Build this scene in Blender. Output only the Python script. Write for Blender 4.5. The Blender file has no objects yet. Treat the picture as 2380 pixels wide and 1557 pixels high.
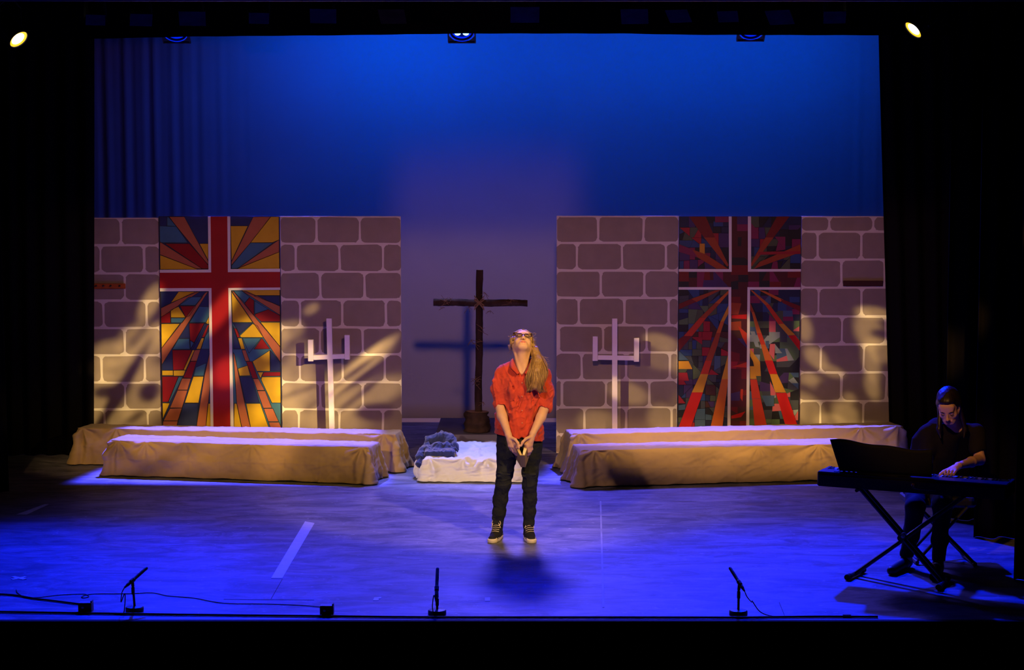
import bpy, math, random
import numpy as np
from mathutils import Vector, Matrix, Euler, noise as mn

# ------------------------------------------------------------------ camera, world, exposure
IW, IH, FOC = 2380.0, 1557.0, 3872.0
CAMZ = 2.56
PITCH = math.atan(306.0 / FOC)
scene = bpy.context.scene
cam_data = bpy.data.cameras.new('camera')
cam = bpy.data.objects.new('camera', cam_data)
scene.collection.objects.link(cam)
cam.location = (0, 0, CAMZ)
cam.rotation_euler = (math.pi / 2 - PITCH, 0, 0)
cam_data.sensor_width = 36
cam_data.lens = 36 * FOC / IW
cam_data.clip_end = 200
scene.camera = cam
scene.view_settings.view_transform = 'Standard'
scene.view_settings.look = 'None'
scene.view_settings.exposure = 0
scene.view_settings.gamma = 1
scene.view_settings.use_curve_mapping = False
scene.cycles.use_denoising = True
scene.cycles.max_bounces = 5
scene.cycles.diffuse_bounces = 3
scene.cycles.glossy_bounces = 3
scene.cycles.sample_clamp_indirect = 4
world = bpy.data.worlds.new('world'); scene.world = world
world.use_nodes = True
world.node_tree.nodes['Background'].inputs[0].default_value = (0.004, 0.004, 0.009, 1)
world.node_tree.nodes['Background'].inputs[1].default_value = 0.03
C = scene.collection

cp, sp = math.cos(PITCH), math.sin(PITCH)
def at_y(px, py, Y):
    """point of the place seen at that pixel, at depth Y"""
    a = (px - IW / 2) / FOC; b = (IH / 2 - py) / FOC
    d = Vector((a, cp + b * sp, -sp + b * cp))
    return Vector((0, 0, CAMZ)) + d * (Y / d.y)
def on_floor(px, py, z=0.0):
    a = (px - IW / 2) / FOC; b = (IH / 2 - py) / FOC
    d = Vector((a, cp + b * sp, -sp + b * cp))
    return Vector((0, 0, CAMZ)) + d * ((z - CAMZ) / d.z)

def lin(c):
    c = c / 255.0
    return c / 12.92 if c <= 0.04045 else ((c + 0.055) / 1.055) ** 2.4
def rgb(r, g, b): return (lin(r), lin(g), lin(b), 1)

# ------------------------------------------------------------------ stage lights
YF = 17.0      # front face of the painted flats
YC = 19.45      # cyclorama
def spot(name, loc, target, power, col, size, blend=0.5, radius=0.06, blobs=None, base=0.0, plane=YF, soft=2.2, shutter=None, noise_amt=0):
    """a theatre spotlight; blobs = the openings of its gobo, laid out where they land on the set (photo px on depth 'plane')"""
    ld = bpy.data.lights.new(name, 'SPOT'); o = bpy.data.objects.new(name, ld); C.objects.link(o)
    loc = Vector(loc); target = Vector(target)
    o.location = loc
    q = (loc - target).to_track_quat('Z', 'Y'); o.rotation_euler = q.to_euler()
    ld.energy = power; ld.color = col[:3]; ld.spot_size = math.radians(size); ld.spot_blend = blend; ld.shadow_soft_size = radius
    if blobs is None and shutter is None: return o
    inv = q.to_matrix().inverted()
    def uv(P):
        d = inv @ (Vector(P) - loc)
        return Vector((d.x / -d.z, d.y / -d.z, 0))
    ld.use_nodes = True
    nt = ld.node_tree; em = nt.nodes['Emission']
    tc = nt.nodes.new('ShaderNodeTexCoord'); sx = nt.nodes.new('ShaderNodeSeparateXYZ')
    nt.links.new(tc.outputs['Normal'], sx.inputs[0])
    ab = nt.nodes.new('ShaderNodeMath'); ab.operation = 'ABSOLUTE'; nt.links.new(sx.outputs[2], ab.inputs[0])
    cx = nt.nodes.new('ShaderNodeCombineXYZ')
    for k in (0, 1):
        dv = nt.nodes.new('ShaderNodeMath'); dv.operation = 'DIVIDE'
        nt.links.new(sx.outputs[k], dv.inputs[0]); nt.links.new(ab.outputs[0], dv.inputs[1]); nt.links.new(dv.outputs[0], cx.inputs[k])
    last = None
    for (px, py, rx, ry, ang, s) in (blobs or []):
        c = uv(at_y(px, py, plane)); a = math.radians(ang)
        e1 = uv(at_y(px + rx * math.cos(a), py - rx * math.sin(a), plane)) - c
        e2 = uv(at_y(px + ry * math.sin(a), py + ry * math.cos(a), plane)) - c
        mp = nt.nodes.new('ShaderNodeMapping'); mp.vector_type = 'TEXTURE'
        mp.inputs['Location'].default_value = c
        mp.inputs['Rotation'].default_value = (0, 0, math.atan2(e1.y, e1.x))
        mp.inputs['Scale'].default_value = (max(e1.length, 1e-4) * 1.45, max(abs(e1.x * e2.y - e1.y * e2.x) / e1.length, 1e-4) * 1.45, 1)
        nt.links.new(cx.outputs[0], mp.inputs[0])
        g = nt.nodes.new('ShaderNodeTexGradient'); g.gradient_type = 'SPHERICAL'; nt.links.new(mp.outputs[0], g.inputs[0])
        sc_ = nt.nodes.new('ShaderNodeMath'); sc_.operation = 'MULTIPLY'; sc_.use_clamp = True
        nt.links.new(g.outputs['Fac'] if 'Fac' in g.outputs else g.outputs[1], sc_.inputs[0]); sc_.inputs[1].default_value = soft
        m2 = nt.nodes.new('ShaderNodeMath'); m2.operation = 'MULTIPLY_ADD'
        nt.links.new(sc_.outputs[0], m2.inputs[0]); m2.inputs[1].default_value = s
        if last is None: m2.inputs[2].default_value = base
        else: nt.links.new(last.outputs[0], m2.inputs[2])
        last = m2
    if shutter:   # (x0, x1, y0, y1, softness x, softness top, softness bottom) in photo px on the plane
        x0, x1, y0, y1, sf, sft, sfb = shutter
        m = Vector(((x0 + x1) / 2, (y0 + y1) / 2))
        a0 = uv(at_y(x0, m.y, plane)).x; a1 = uv(at_y(x1, m.y, plane)).x; b0 = uv(at_y(m.x, y0, plane)).y; b1 = uv(at_y(m.x, y1, plane)).y
        e = abs(uv(at_y(x0 + sf, m.y, plane)).x - a0); et = abs(uv(at_y(m.x, y0 + sft, plane)).y - b0); eb = abs(uv(at_y(m.x, y1 + sfb, plane)).y - b1)
        if b0 > b1: et, eb = eb, et
        for k, (lo, hi) in ((0, sorted((a0, a1))), (1, sorted((b0, b1)))):
            s2 = nt.nodes.new('ShaderNodeSeparateXYZ'); nt.links.new(cx.outputs[0], s2.inputs[0])
            e0, e1 = (e, e) if k == 0 else (et, eb)
            for (f0, f1) in ((lo - e0, lo + e0), (hi + e1, hi - e1)):
                mr = nt.nodes.new('ShaderNodeMapRange'); mr.interpolation_type = 'SMOOTHSTEP'
                nt.links.new(s2.outputs[k], mr.inputs[0])
                if f0 < f1:
                    mr.inputs[1].default_value = f0; mr.inputs[2].default_value = f1; mr.inputs[3].default_value = 0; mr.inputs[4].default_value = 1
                else:
                    mr.inputs[1].default_value = f1; mr.inputs[2].default_value = f0; mr.inputs[3].default_value = 1; mr.inputs[4].default_value = 0
                if last is None: last = mr
                else:
                    mm = nt.nodes.new('ShaderNodeMath'); mm.operation = 'MULTIPLY'; mm.use_clamp = True
                    nt.links.new(last.outputs[0], mm.inputs[0]); nt.links.new(mr.outputs[0], mm.inputs[1]); last = mm
    cl = nt.nodes.new('ShaderNodeMath'); cl.operation = 'MAXIMUM'; cl.inputs[1].default_value = 0
    nt.links.new(last.outputs[0], cl.inputs[0]); nt.links.new(cl.outputs[0], em.inputs['Strength'])
    return o

def area(name, loc, target, power, col, sx, sy, spread=180):
    ld = bpy.data.lights.new(name, 'AREA'); o = bpy.data.objects.new(name, ld); C.objects.link(o)
    o.location = loc; o.rotation_euler = (Vector(loc) - Vector(target)).to_track_quat('Z', 'Y').to_euler()
    ld.shape = 'RECTANGLE'; ld.size = sx; ld.size_y = sy; ld.energy = power; ld.color = col[:3]; ld.spread = math.radians(spread)
    return o

AMBER = (1.0, 0.66, 0.28); MAUVE = (1.0, 0.47, 0.37); BLUE = (0.0, 0.014, 1.0); LAV = (0.12, 0.095, 1.0)
# blue wash on the cyclorama, from the batten above it
area('cyc_wash', (1.15, 18.2, 4.95), (1.15, YC, 3.8), 51, (0.0, 0.085, 1.0), 5.9, 0.25, 140)
area('cyc_wash', (-1.9, 18.2, 4.95), (-1.9, YC, 3.8), 17, (0.0, 0.078, 1.0), 2.2, 0.25, 130)
# the three blue lamps under the border: back light over the whole stage
LED = [at_y(407, 84, 15.0), at_y(1073, 80, 15.0), at_y(1747, 82, 15.0)]
spot('blue_back', LED[0] + Vector((0, -.13, -.10)), (-3.3, 9.8, 0), 3600, BLUE, 70, 1.0, 0.08)
spot('blue_back', LED[1] + Vector((0, -.13, -.10)), (-0.4, 9.9, 0), 420, BLUE, 76, 1.0, 0.12)
spot('blue_back', LED[2] + Vector((0, -.13, -.10)), (2.5, 9.8, 0), 3700, BLUE, 70, 1.0, 0.06)
spot('violet_fill', (-0.9, 7.6, 3.3), (-0.3, YC, 1.5), 60, (0.9, 0.45, 0.9), 18, 1.0, 0.1)  # added fill that lifts the cross's shadow on the cyclorama
spot('violet_side_fill', (2.6, 9.5, 3.6), (-4.0, YC, 3.8), 35, (1.0, 0.35, 0.9), 22, 1.0, 0.05)  # added weak spot, tints the left folds of the cyclorama violet
# lavender back light from behind the flats: tops of the benches and the middle of the floor
spot('lavender_back', (-2.6, 17.9, 5.3), (-2.7, 16.0, 0.3), 22000, (0.07, 0.07, 1.0), 60, 0.5, 0.05, shutter=(250, 900, 680, 1500, 25, 50, 40), plane=16.0)
spot('lavender_back', (0.1, 17.9, 5.3), (0.1, 13.7, 0), 3600, LAV, 66, 1.0, 0.5, shutter=(-700, 3000, 0, 735, 50, 50, 50), plane=16.0)
spot('lavender_back', (2.4, 17.9, 5.3), (2.4, 15.9, 0.3), 15000, (0.07, 0.07, 1.0), 60, 0.5, 0.05, shutter=(1285, 2120, 680, 1500, 30, 50, 40), plane=16.0)
# mauve wash from a lamp over the stage front: throws the cross's shadow on the cyclorama
spot('mauve_wash', (0.26, 8.6, 3.53), (-0.1, YC, 1.9), 780, MAUVE, 66, 0.6, 0.14, shutter=(-300, 2700, 486, 1090, 26, 40, 26), plane=YF)
spot('mauve_centre', (0.26, 8.9, 3.45), (-0.4, YC, 2.9), 330, (0.8, 0.36, 0.62), 40, 0.9, 0.05, shutter=(925, 1342, 390, 546, 60, 110, 45), plane=YC)
def c2(lst): return [(200 + a / 2.224, 480 + b / 2.224, c / 2.224, d / 2.224, e, s) for a, b, c, d, e, s in lst]
def c3(lst): return [(1280 + a / 2.224, 480 + b / 2.224, c / 2.224, d / 2.224, e, s) for a, b, c, d, e, s in lst]
G_LEFT = c2([(330, 500, 40, 90, -10, .9), (300, 700, 110, 85, 0, 1.0), (130, 760, 90, 60, 0, .9), (200, 850, 190, 60, 0, .9),
    (60, 1000, 60, 130, 0, .8), (300, 1010, 90, 120, 0, .7), (170, 1100, 60, 60, 0, .6),
    (190, 930, 28, 230, -14, -1.1), (100, 960, 60, 30, 0, -.8), (330, 960, 55, 45, 20, -.9), (250, 690, 22, 100, -25, -.6), (250, 1090, 60, 18, 30, -.6),
    (690, 540, 42, 130, -20, .8), (450, 640, 80, 70, 0, .6), (720, 860, 60, 70, 0, .9), (560, 950, 50, 90, -15, .8), (850, 640, 90, 60, 20, .7),
    (970, 690, 70, 80, 0, .7), (960, 980, 80, 130, 0, .8), (560, 1110, 60, 60, 0, .4), (840, 1090, 90, 60, 0, .5), (430, 930, 60, 130, 0, .35),
    (1060, 640, 60, 45, 20, .5), (1165, 530, 38, 22, 35, .45), (1085, 880, 80, 150, 0, .7), (1190, 1010, 190, 120, 10, .65),
    (1400, 850, 190, 42, 38, .75), (1520, 730, 100, 24, 35, .6), (1440, 780, 120, 16, 38, .5), (1500, 960, 150, 60, 20, .5), (1280, 1110, 160, 60, 0, .5), (1050, 1090, 60, 80, 0, .5),
    (1330, 900, 190, 14, 38, -.7), (1430, 880, 170, 12, 36, -.7), (1380, 1000, 150, 16, 38, -.6), (1090, 960, 110, 16, 20, -.7), (1480, 1060, 80, 40, 0, -.5)])
G_RIGHT = c3([(1665, 550, 80, 28, -8, 1.0), (1640, 640, 62, 85, 0, 1.0), (1700, 740, 60, 60, 0, .7), (1655, 800, 38, 90, 0, .9), (1660, 930, 32, 60, 0, .8),
    (1690, 660, 26, 30, 30, -.9), (1310, 630, 36, 60, 0, .8), (1370, 780, 40, 60, 25, .9), (1450, 850, 60, 26, -20, .7), (1320, 890, 70, 26, 0, .6), (1345, 900, 30, 40, 0, .4),
    (1330, 1050, 60, 90, 20, .9), (1520, 1070, 55, 60, 10, .9), (1440, 1110, 70, 36, 0, .8), (1545, 990, 28, 26, 0, .6), (1600, 1140, 120, 26, 0, .4),
    (570, 700, 80, 34, -15, .6), (590, 790, 90, 50, 0, .35), (400, 965, 90, 46, -15, .55), (240, 1110, 90, 50, 0, .45), (580, 1100, 70, 70, 0, .5),
    (1110, 720, 60, 90, -20, .5), (1190, 840, 60, 90, -20, .5), (1080, 980, 90, 120, 0, .35), (1230, 1050, 70, 120, 0, .5), (700, 830, 60, 60, 0, .45), (1000, 620, 50, 60, 0, .5), (760, 1060, 110, 110, 0, .35)])
spot('amber_gobo', (3.6, 8.3, 3.5), (-2.4, YF, 1.0), 9500, (1.0, 0.72, 0.26), 46, 0.4, 0.03, blobs=G_LEFT + [(570, 1000, 420, 150, 0, .10)], base=0.0, soft=1.9)
spot('amber_gobo', (-3.8, 8.3, 3.5), (2.4, YF, 1.0), 6600, (1.0, 0.72, 0.26), 46, 0.4, 0.03, blobs=G_RIGHT + [(1680, 1000, 420, 160, 0, .10)], base=0.0, soft=2.2)
# amber on the benches and the lower part of the flats
spot('amber_low', (-3.4, 8.4, 3.4), (-2.6, 16.0, .25), 3400, (1.0, 0.58, 0.20), 34, 0.5, 0.05,
     blobs=[(540, 1035, 420, 105, 0, .80), (420, 1085, 130, 22, 25, -.25), (700, 1080, 90, 40, 60, .3), (800, 1090, 60, 60, 0, -.08), (300, 1075, 60, 16, -20, -.2), (600, 1080, 50, 20, 10, -.25), (770, 1085, 90, 55, 0, -.13), (650, 1075, 60, 50, 0, .14), (350, 1070, 50, 14, -35, .18), (470, 1100, 70, 10, -20, .15), (260, 1040, 60, 30, 0, -.15)], plane=15.8, soft=1.3)
spot('amber_low', (3.0, 8.4, 3.6), (2.6, 16.0, .25), 6000, (1.0, 0.58, 0.20), 34, 0.5, 0.05,
     blobs=[(1640, 1035, 400, 105, 0, .85), (1500, 1075, 90, 20, -30, -.12), (1640, 1090, 120, 16, 20, -.12), (1850, 1080, 60, 60, 0, .12), (1420, 1085, 60, 26, 0, .15), (1570, 1085, 90, 14, 12, .14), (1720, 1070, 60, 12, -30, -.18), (1780, 1090, 90, 14, 25, -.15), (1660, 1110, 70, 10, 0, .15), (1900, 1060, 60, 14, -30, -.2)], plane=15.8, soft=1.3)
# the singer's key lights, then fills added for block and pianist
spot('key_amber', (2.3, 8.2, 4.2), (0.05, 12.6, 0.85), 1100, (1.0, 0.60, 0.14), 22, 0.5, 0.05)
spot('key_rose', (-1.8, 8.0, 4.2), (0.05, 12.6, 0.8), 620, (1.0, 0.60, 0.46), 22, 0.5, 0.05)
spot('bed_front_fill', (-2.9, 9.0, 2.0), (-0.55, 15.3, 0.10), 1050, (1.0, 0.70, 0.55), 13, 0.7, 0.05)  # added fill for the front of the white block
spot('bed_back_fill', (-0.6, 17.6, 4.8), (-0.55, 15.6, 0.2), 1500, (0.28, 0.33, 1.0), 22, 0.8, 0.05)  # added fill that brings blue to the top of the block
spot('pianist_fill', (1.2, 7.8, 3.6), (2.9, 11.7, 0.95), 300, (1.0, 0.46, 0.12), 15, 0.6, 0.05)  # warm fill added from the front for the pianist, not a glowing keyboard

# ------------------------------------------------------------------ materials
MATS = {}
def mat(name, col, rough=0.7, spec=0.3, metal=0.0, bump=0.0, bscale=40, var=0.0, vscale=6, stretch=(1, 1, 1), emit=None, estr=0, col2=None, sheen=0, alpha=None):
    if name in MATS: return MATS[name]
    m = bpy.data.materials.new(name); m.use_nodes = True; nt = m.node_tree
    b = nt.nodes['Principled BSDF']
    b.inputs['Base Color'].default_value = col; b.inputs['Roughness'].default_value = rough
    b.inputs['Specular IOR Level'].default_value = spec; b.inputs['Metallic'].default_value = metal
    if sheen: b.inputs['Sheen Weight'].default_value = sheen
    if emit: b.inputs['Emission Color'].default_value = emit; b.inputs['Emission Strength'].default_value = estr
    if alpha is not None: b.inputs['Alpha'].default_value = alpha
    if var or bump:
        tc = nt.nodes.new('ShaderNodeTexCoord'); mp = nt.nodes.new('ShaderNodeMapping'); mp.inputs['Scale'].default_value = stretch
        nt.links.new(tc.outputs['Object'], mp.inputs[0])
        if var:
            n = nt.nodes.new('ShaderNodeTexNoise'); n.inputs['Scale'].default_value = vscale; n.inputs['Detail'].default_value = 6
            nt.links.new(mp.outputs[0], n.inputs['Vector'])
            cr = nt.nodes.new('ShaderNodeValToRGB'); cr.color_ramp.elements[0].position = .3; cr.color_ramp.elements[1].position = .7
            c2_ = col2 or tuple(c * (1 - var) for c in col[:3]) + (1,)
            cr.color_ramp.elements[0].color = c2_; cr.color_ramp.elements[1].color = col
            nt.links.new(n.outputs['Fac'], cr.inputs[0]); nt.links.new(cr.outputs[0], b.inputs['Base Color'])
        if bump:
            n = nt.nodes.new('ShaderNodeTexNoise'); n.inputs['Scale'].default_value = bscale; n.inputs['Detail'].default_value = 4
            nt.links.new(mp.outputs[0], n.inputs['Vector'])
            bp = nt.nodes.new('ShaderNodeBump'); bp.inputs['Strength'].default_value = bump; bp.inputs['Distance'].default_value = 0.01
            nt.links.new(n.outputs['Fac'], bp.inputs['Height']); nt.links.new(bp.outputs[0], b.inputs['Normal'])
    MATS[name] = m
    return m

BLACK = mat('black_paint', (.006, .006, .007, 1), .8, .1)
DRAPE = mat('black_drape', (.0060, .0048, .0042, 1), .95, .05)
METAL = mat('black_metal', (.012, .012, .014, 1), .45, .4)
RUBBER = mat('rubber', (.01, .01, .01, 1), .7, .2)
CABLE = mat('cable_black', (.008, .008, .01, 1), .55, .3)

# ------------------------------------------------------------------ mesh helpers
class MB:
    def __init__(s): s.v = []; s.f = []; s.m = []
    def add(s, vs, fs, m=0):
        n = len(s.v); s.v += [tuple(v) for v in vs]; s.f += [tuple(i + n for i in f) for f in fs]; s.m += [m] * len(fs)
    def box(s, c, h, m=0, rot=None, bev=0.0):
        c = Vector(c); R = rot if rot is not None else Matrix.Identity(3)
        if bev <= 0:
            vs = [c + R @ Vector((x * h[0], y * h[1], z * h[2])) for x in (-1, 1) for y in (-1, 1) for z in (-1, 1)]
            s.add(vs, [(0, 1, 3, 2), (4, 6, 7, 5), (0, 4, 5, 1), (2, 3, 7, 6), (0, 2, 6, 4), (1, 5, 7, 3)], m); return
        vs = []; idx = {}
        for x in (-1, 1):
            for y in (-1, 1):
                for z in (-1, 1):
                    for ax in range(3):
                        p = [x * h[0], y * h[1], z * h[2]]
                        for k in range(3):
                            if k != ax: p[k] -= (x, y, z)[k] * bev
                        idx[(x, y, z, ax)] = len(vs); vs.append(c + R @ Vector(p))
        fs = []
        for ax in range(3):
            o = [k for k in range(3) if k != ax]
            for sg in (-1, 1):
                q = []
                for (a, b) in ((-1, -1), (1, -1), (1, 1), (-1, 1)):
                    t = [0, 0, 0]; t[ax] = sg; t[o[0]] = a; t[o[1]] = b; q.append(idx[(t[0], t[1], t[2], ax)])
                fs.append(q)
            for a in (-1, 1):
                for b in (-1, 1):
                    t1 = [0, 0, 0]; t1[o[0]] = a; t1[o[1]] = b; t1[ax] = -1; t2 = list(t1); t2[ax] = 1
                    fs.append([idx[(*t1, o[0])], idx[(*t2, o[0])], idx[(*t2, o[1])], idx[(*t1, o[1])]])
        for x in (-1, 1):
            for y in (-1, 1):
                for z in (-1, 1): fs.append([idx[(x, y, z, 0)], idx[(x, y, z, 1)], idx[(x, y, z, 2)]])
        s.add(vs, fs, m)
    def tube(s, pts, r, n=8, m=0, caps=True, flat=1.0):
        pts = [Vector(p) for p in pts]
        rs = r if isinstance(r, (list, tuple)) else [r] * len(pts)
        up = Vector((0, 0, 1)); vs = []
        t0 = (pts[1] - pts[0]).normalized()
        a = t0.cross(up if abs(t0.z) < .95 else Vector((0, 1, 0))).normalized()
        for i, p in enumerate(pts):
            t = (pts[min(i + 1, len(pts) - 1)] - pts[max(i - 1, 0)])
            t = t.normalized() if t.length > 1e-9 else t0
            a = (a - t * a.dot(t)); a = a.normalized() if a.length > 1e-6 else t.orthogonal().normalized()
            b = t.cross(a)
            for k in range(n):
                w = 2 * math.pi * k / n; vs.append(p + (a * math.cos(w) + b * math.sin(w) * flat) * rs[i])
        fs = [(i * n + k, i * n + (k + 1) % n, (i + 1) * n + (k + 1) % n, (i + 1) * n + k) for i in range(len(pts) - 1) for k in range(n)]
        if caps: fs += [tuple(range(n))[::-1], tuple((len(pts) - 1) * n + k for k in range(n))]
        s.add(vs, fs, m)
    def lathe(s, prof, c, axis=(0, 0, 1), n=24, m=0):
        """prof = list of (radius, along)"""
        c = Vector(c); t = Vector(axis).normalized(); a = t.orthogonal().normalized(); b = t.cross(a); vs = []
        for (r, h) in prof:
            for k in range(n):
                w = 2 * math.pi * k / n; vs.append(c + t * h + (a * math.cos(w) + b * math.sin(w)) * max(r, 1e-5))
        fs = [(i * n + k, i * n + (k + 1) % n, (i + 1) * n + (k + 1) % n, (i + 1) * n + k) for i in range(len(prof) - 1) for k in range(n)]
        s.add(vs, fs, m)
    def poly(s, pts, m=0): s.add(pts, [tuple(range(len(pts)))], m)
    def build(s, name, mats, parent=None, smooth=False, loc=None):
        me = bpy.data.meshes.new(name); me.from_pydata(s.v, [], s.f)
        for mm in (mats if isinstance(mats, (list, tuple)) else [mats]): me.materials.append(mm)
        me.polygons.foreach_set('material_index', s.m)
        if smooth: me.polygons.foreach_set('use_smooth', [True] * len(s.f))
        me.update(); me.validate()
        o = bpy.data.objects.new(name, me); C.objects.link(o)
        if loc: o.location = loc
        if parent: o.parent = parent; o.matrix_parent_inverse = Matrix.Translation(-Vector(parent.location)) if any(parent.location) else Matrix.Identity(4)
        return o

def tag(o, label=None, cat=None, group=None, kind=None):
    if label: o['label'] = label
    if cat: o['category'] = cat
    if group: o['group'] = group
    if kind: o['kind'] = kind
    return o
def thing(name, label, cat, loc=(0, 0, 0), group=None):
    o = bpy.data.objects.new(name, None); o.empty_display_size = .1; C.objects.link(o); o.location = loc
    return tag(o, label, cat, group)
def struct(o): o['kind'] = 'structure'; return o
def bez(pts, n=8):
    """Catmull-Rom through points"""
    P = [Vector(p) for p in pts]; P = [P[0] * 2 - P[1]] + P + [P[-1] * 2 - P[-2]]; out = []
    for i in range(1, len(P) - 2):
        for k in range(n):
            t = k / n; a, b, c, d = P[i - 1], P[i], P[i + 1], P[i + 2]
            out.append(.5 * ((2 * b) + (c - a) * t + (2 * a - 5 * b + 4 * c - d) * t * t + (3 * b - a - 3 * c + d) * t ** 3))
    out.append(P[-2]); return out

# signed-distance sculpting: limbs, heads and clothes grow as one smooth surface
class Field:
    def __init__(s, lo, hi, h):
        s.lo = np.array(lo, float); s.h = h; s.n = np.ceil((np.array(hi, float) - s.lo) / h).astype(int) + 1
        s.F = np.full(tuple(s.n), 0.2, np.float32)
    def sl(s, lo, hi):
        a = np.clip(np.floor((np.array(lo) - s.lo) / s.h).astype(int), 0, s.n); b = np.clip(np.ceil((np.array(hi) - s.lo) / s.h).astype(int) + 1, 0, s.n)
        if (b <= a).any(): return None, None
        g = [s.lo[k] + s.h * np.arange(a[k], b[k]) for k in range(3)]
        return tuple(slice(a[k], b[k]) for k in range(3)), np.meshgrid(*g, indexing='ij', sparse=True)
    def put(s, sl, d, k, op):
        F = s.F[sl]
        if op == 'add':
            hh = np.clip(.5 + .5 * (F - d) / k, 0, 1); s.F[sl] = F * (1 - hh) + d * hh - k * hh * (1 - hh)
        elif op == 'sub':
            hh = np.clip(.5 - .5 * (F + d) / k, 0, 1); s.F[sl] = F * (1 - hh) - d * hh + k * hh * (1 - hh)
        elif op == 'and': s.F[sl] = np.maximum(F, d)
    def cap(s, a, b, ra, rb=None, k=.01, op='add'):
        rb = ra if rb is None else rb; a = np.array(a, float); b = np.array(b, float); m = max(ra, rb) + .05 + k
        sl, g = s.sl(np.minimum(a, b) - m, np.maximum(a, b) + m)
        if sl is None: return
        d = b - a; L = max((d * d).sum(), 1e-12)
        t = np.clip(((g[0] - a[0]) * d[0] + (g[1] - a[1]) * d[1] + (g[2] - a[2]) * d[2]) / L, 0, 1)
        D = np.sqrt((g[0] - a[0] - t * d[0]) ** 2 + (g[1] - a[1] - t * d[1]) ** 2 + (g[2] - a[2] - t * d[2]) ** 2) - (ra + (rb - ra) * t)
        s.put(sl, D, k, op)
    def chain(s, pts, rs, k=.01, op='add'):
        for i in range(len(pts) - 1): s.cap(pts[i], pts[i + 1], rs[i], rs[i + 1], k, op)
    def _loc(s, g, c, R):
        x, y, z = g[0] - c[0], g[1] - c[1], g[2] - c[2]
        if R is None: return x, y, z
        return tuple(R[0][k] * x + R[1][k] * y + R[2][k] * z for k in range(3))    # columns of R = local axes
    def ell(s, c, r, R=None, k=.01, op='add'):
        m = max(r) + .05 + k; c = np.array(c, float)
        sl, g = s.sl(c - m, c + m)
        if sl is None: return
        x, y, z = s._loc(g, c, R)
        k0 = np.sqrt((x / r[0]) ** 2 + (y / r[1]) ** 2 + (z / r[2]) ** 2) + 1e-9
        k1 = np.sqrt((x / r[0] ** 2) ** 2 + (y / r[1] ** 2) ** 2 + (z / r[2] ** 2) ** 2) + 1e-9
        s.put(sl, k0 * (k0 - 1) / k1, k, op)
    def box(s, c, hf, R=None, rad=.005, k=.01, op='add'):
        m = float(np.linalg.norm(hf)) + .05 + k; c = np.array(c, float)
        sl, g = s.sl(c - m, c + m)
        if sl is None: return
        q = [np.abs(v) - (hf[i] - rad) for i, v in enumerate(s._loc(g, c, R))]
        D = np.sqrt(sum(np.maximum(v, 0) ** 2 for v in q)) + np.minimum(np.maximum(q[0], np.maximum(q[1], q[2])), 0) - rad
        s.put(sl, D, k, op)
    def loft(s, rows, k=.01, op='add'):
        """rows of (z, cx, cy, rx, ry), z ascending"""
        A = np.array(rows, float); z0, z1 = A[0, 0], A[-1, 0]; m = A[:, 3:].max() + .05 + k
        sl, g = s.sl((A[:, 1].min() - m, A[:, 2].min() - m, z0 - .06), (A[:, 1].max() + m, A[:, 2].max() + m, z1 + .06))
        if sl is None: return
        z = g[2]; I = lambda j: np.interp(z, A[:, 0], A[:, j])
        x = (g[0] - I(1)) / I(3); y = (g[1] - I(2)) / I(4)
        D = (np.sqrt(x * x + y * y) - 1) * np.minimum(I(3), I(4)); e = .02
        dz = np.maximum(z0 - z, z - z1)
        D = np.where(dz > -e, np.maximum(D, dz), D)
        s.put(sl, D, k, op)
    def disp(s, fn):
        g = np.meshgrid(*[s.lo[k] + s.h * np.arange(s.n[k]) for k in range(3)], indexing='ij', sparse=True)
        s.F = (s.F - fn(*g)).astype(np.float32)
    def half(s, n, d):     # keep n.p < d
        g = np.meshgrid(*[s.lo[k] + s.h * np.arange(s.n[k]) for k in range(3)], indexing='ij', sparse=True)
        s.F = np.maximum(s.F, n[0] * g[0] + n[1] * g[1] + n[2] * g[2] - d).astype(np.float32)
    def mesh(s, name, mats, parent=None, pick=None, smooth=1):
        F = s.F; ins = F < 0; nx, ny, nz = F.shape
        off = [(i, j, k) for i in (0, 1) for j in (0, 1) for k in (0, 1)]
        cnt = sum(ins[i:nx - 1 + i, j:ny - 1 + j, k:nz - 1 + k].astype(np.int8) for i, j, k in off)
        act = (cnt > 0) & (cnt < 8); cells = np.argwhere(act); ids = -np.ones(act.shape, np.int64); ids[act] = np.arange(len(cells))
        P = np.zeros((len(cells), 3)); W = np.zeros(len(cells)); ci, cj, ck = cells.T
        for ax in range(3):
            for o in off:
                if o[ax]: continue
                e = list(o); e[ax] = 1
                a = F[ci + o[0], cj + o[1], ck + o[2]]; b = F[ci + e[0], cj + e[1], ck + e[2]]; m = (a < 0) != (b < 0)
                t = np.where(m, a / np.where(m, a - b, 1), 0); p = np.array(o, float)[None, :].repeat(len(cells), 0); p[:, ax] += t
                P[m] += p[m]; W[m] += 1
        P = (cells + P / W[:, None]) * s.h + s.lo
        quads = []
        for ax in range(3):
            u, v = [(1, 2), (2, 0), (0, 1)][ax]
            A = ins; sh = [nx, ny, nz]; s0 = [slice(None)] * 3; s1 = [slice(None)] * 3; s0[ax] = slice(0, sh[ax] - 1); s1[ax] = slice(1, sh[ax])
            d = A[tuple(s0)] != A[tuple(s1)]; E = np.argwhere(d); E = E[(E[:, u] > 0) & (E[:, v] > 0) & (E[:, u] < sh[u] - 1) & (E[:, v] < sh[v] - 1)]
            flip = A[E[:, 0], E[:, 1], E[:, 2]]
            def cid(du, dv):
                q = E.copy(); q[:, u] += du; q[:, v] += dv; return ids[q[:, 0], q[:, 1], q[:, 2]]
            Q = np.stack([cid(-1, -1), cid(0, -1), cid(0, 0), cid(-1, 0)], 1)
            Q[~flip] = Q[~flip][:, ::-1]; quads.append(Q)
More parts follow.
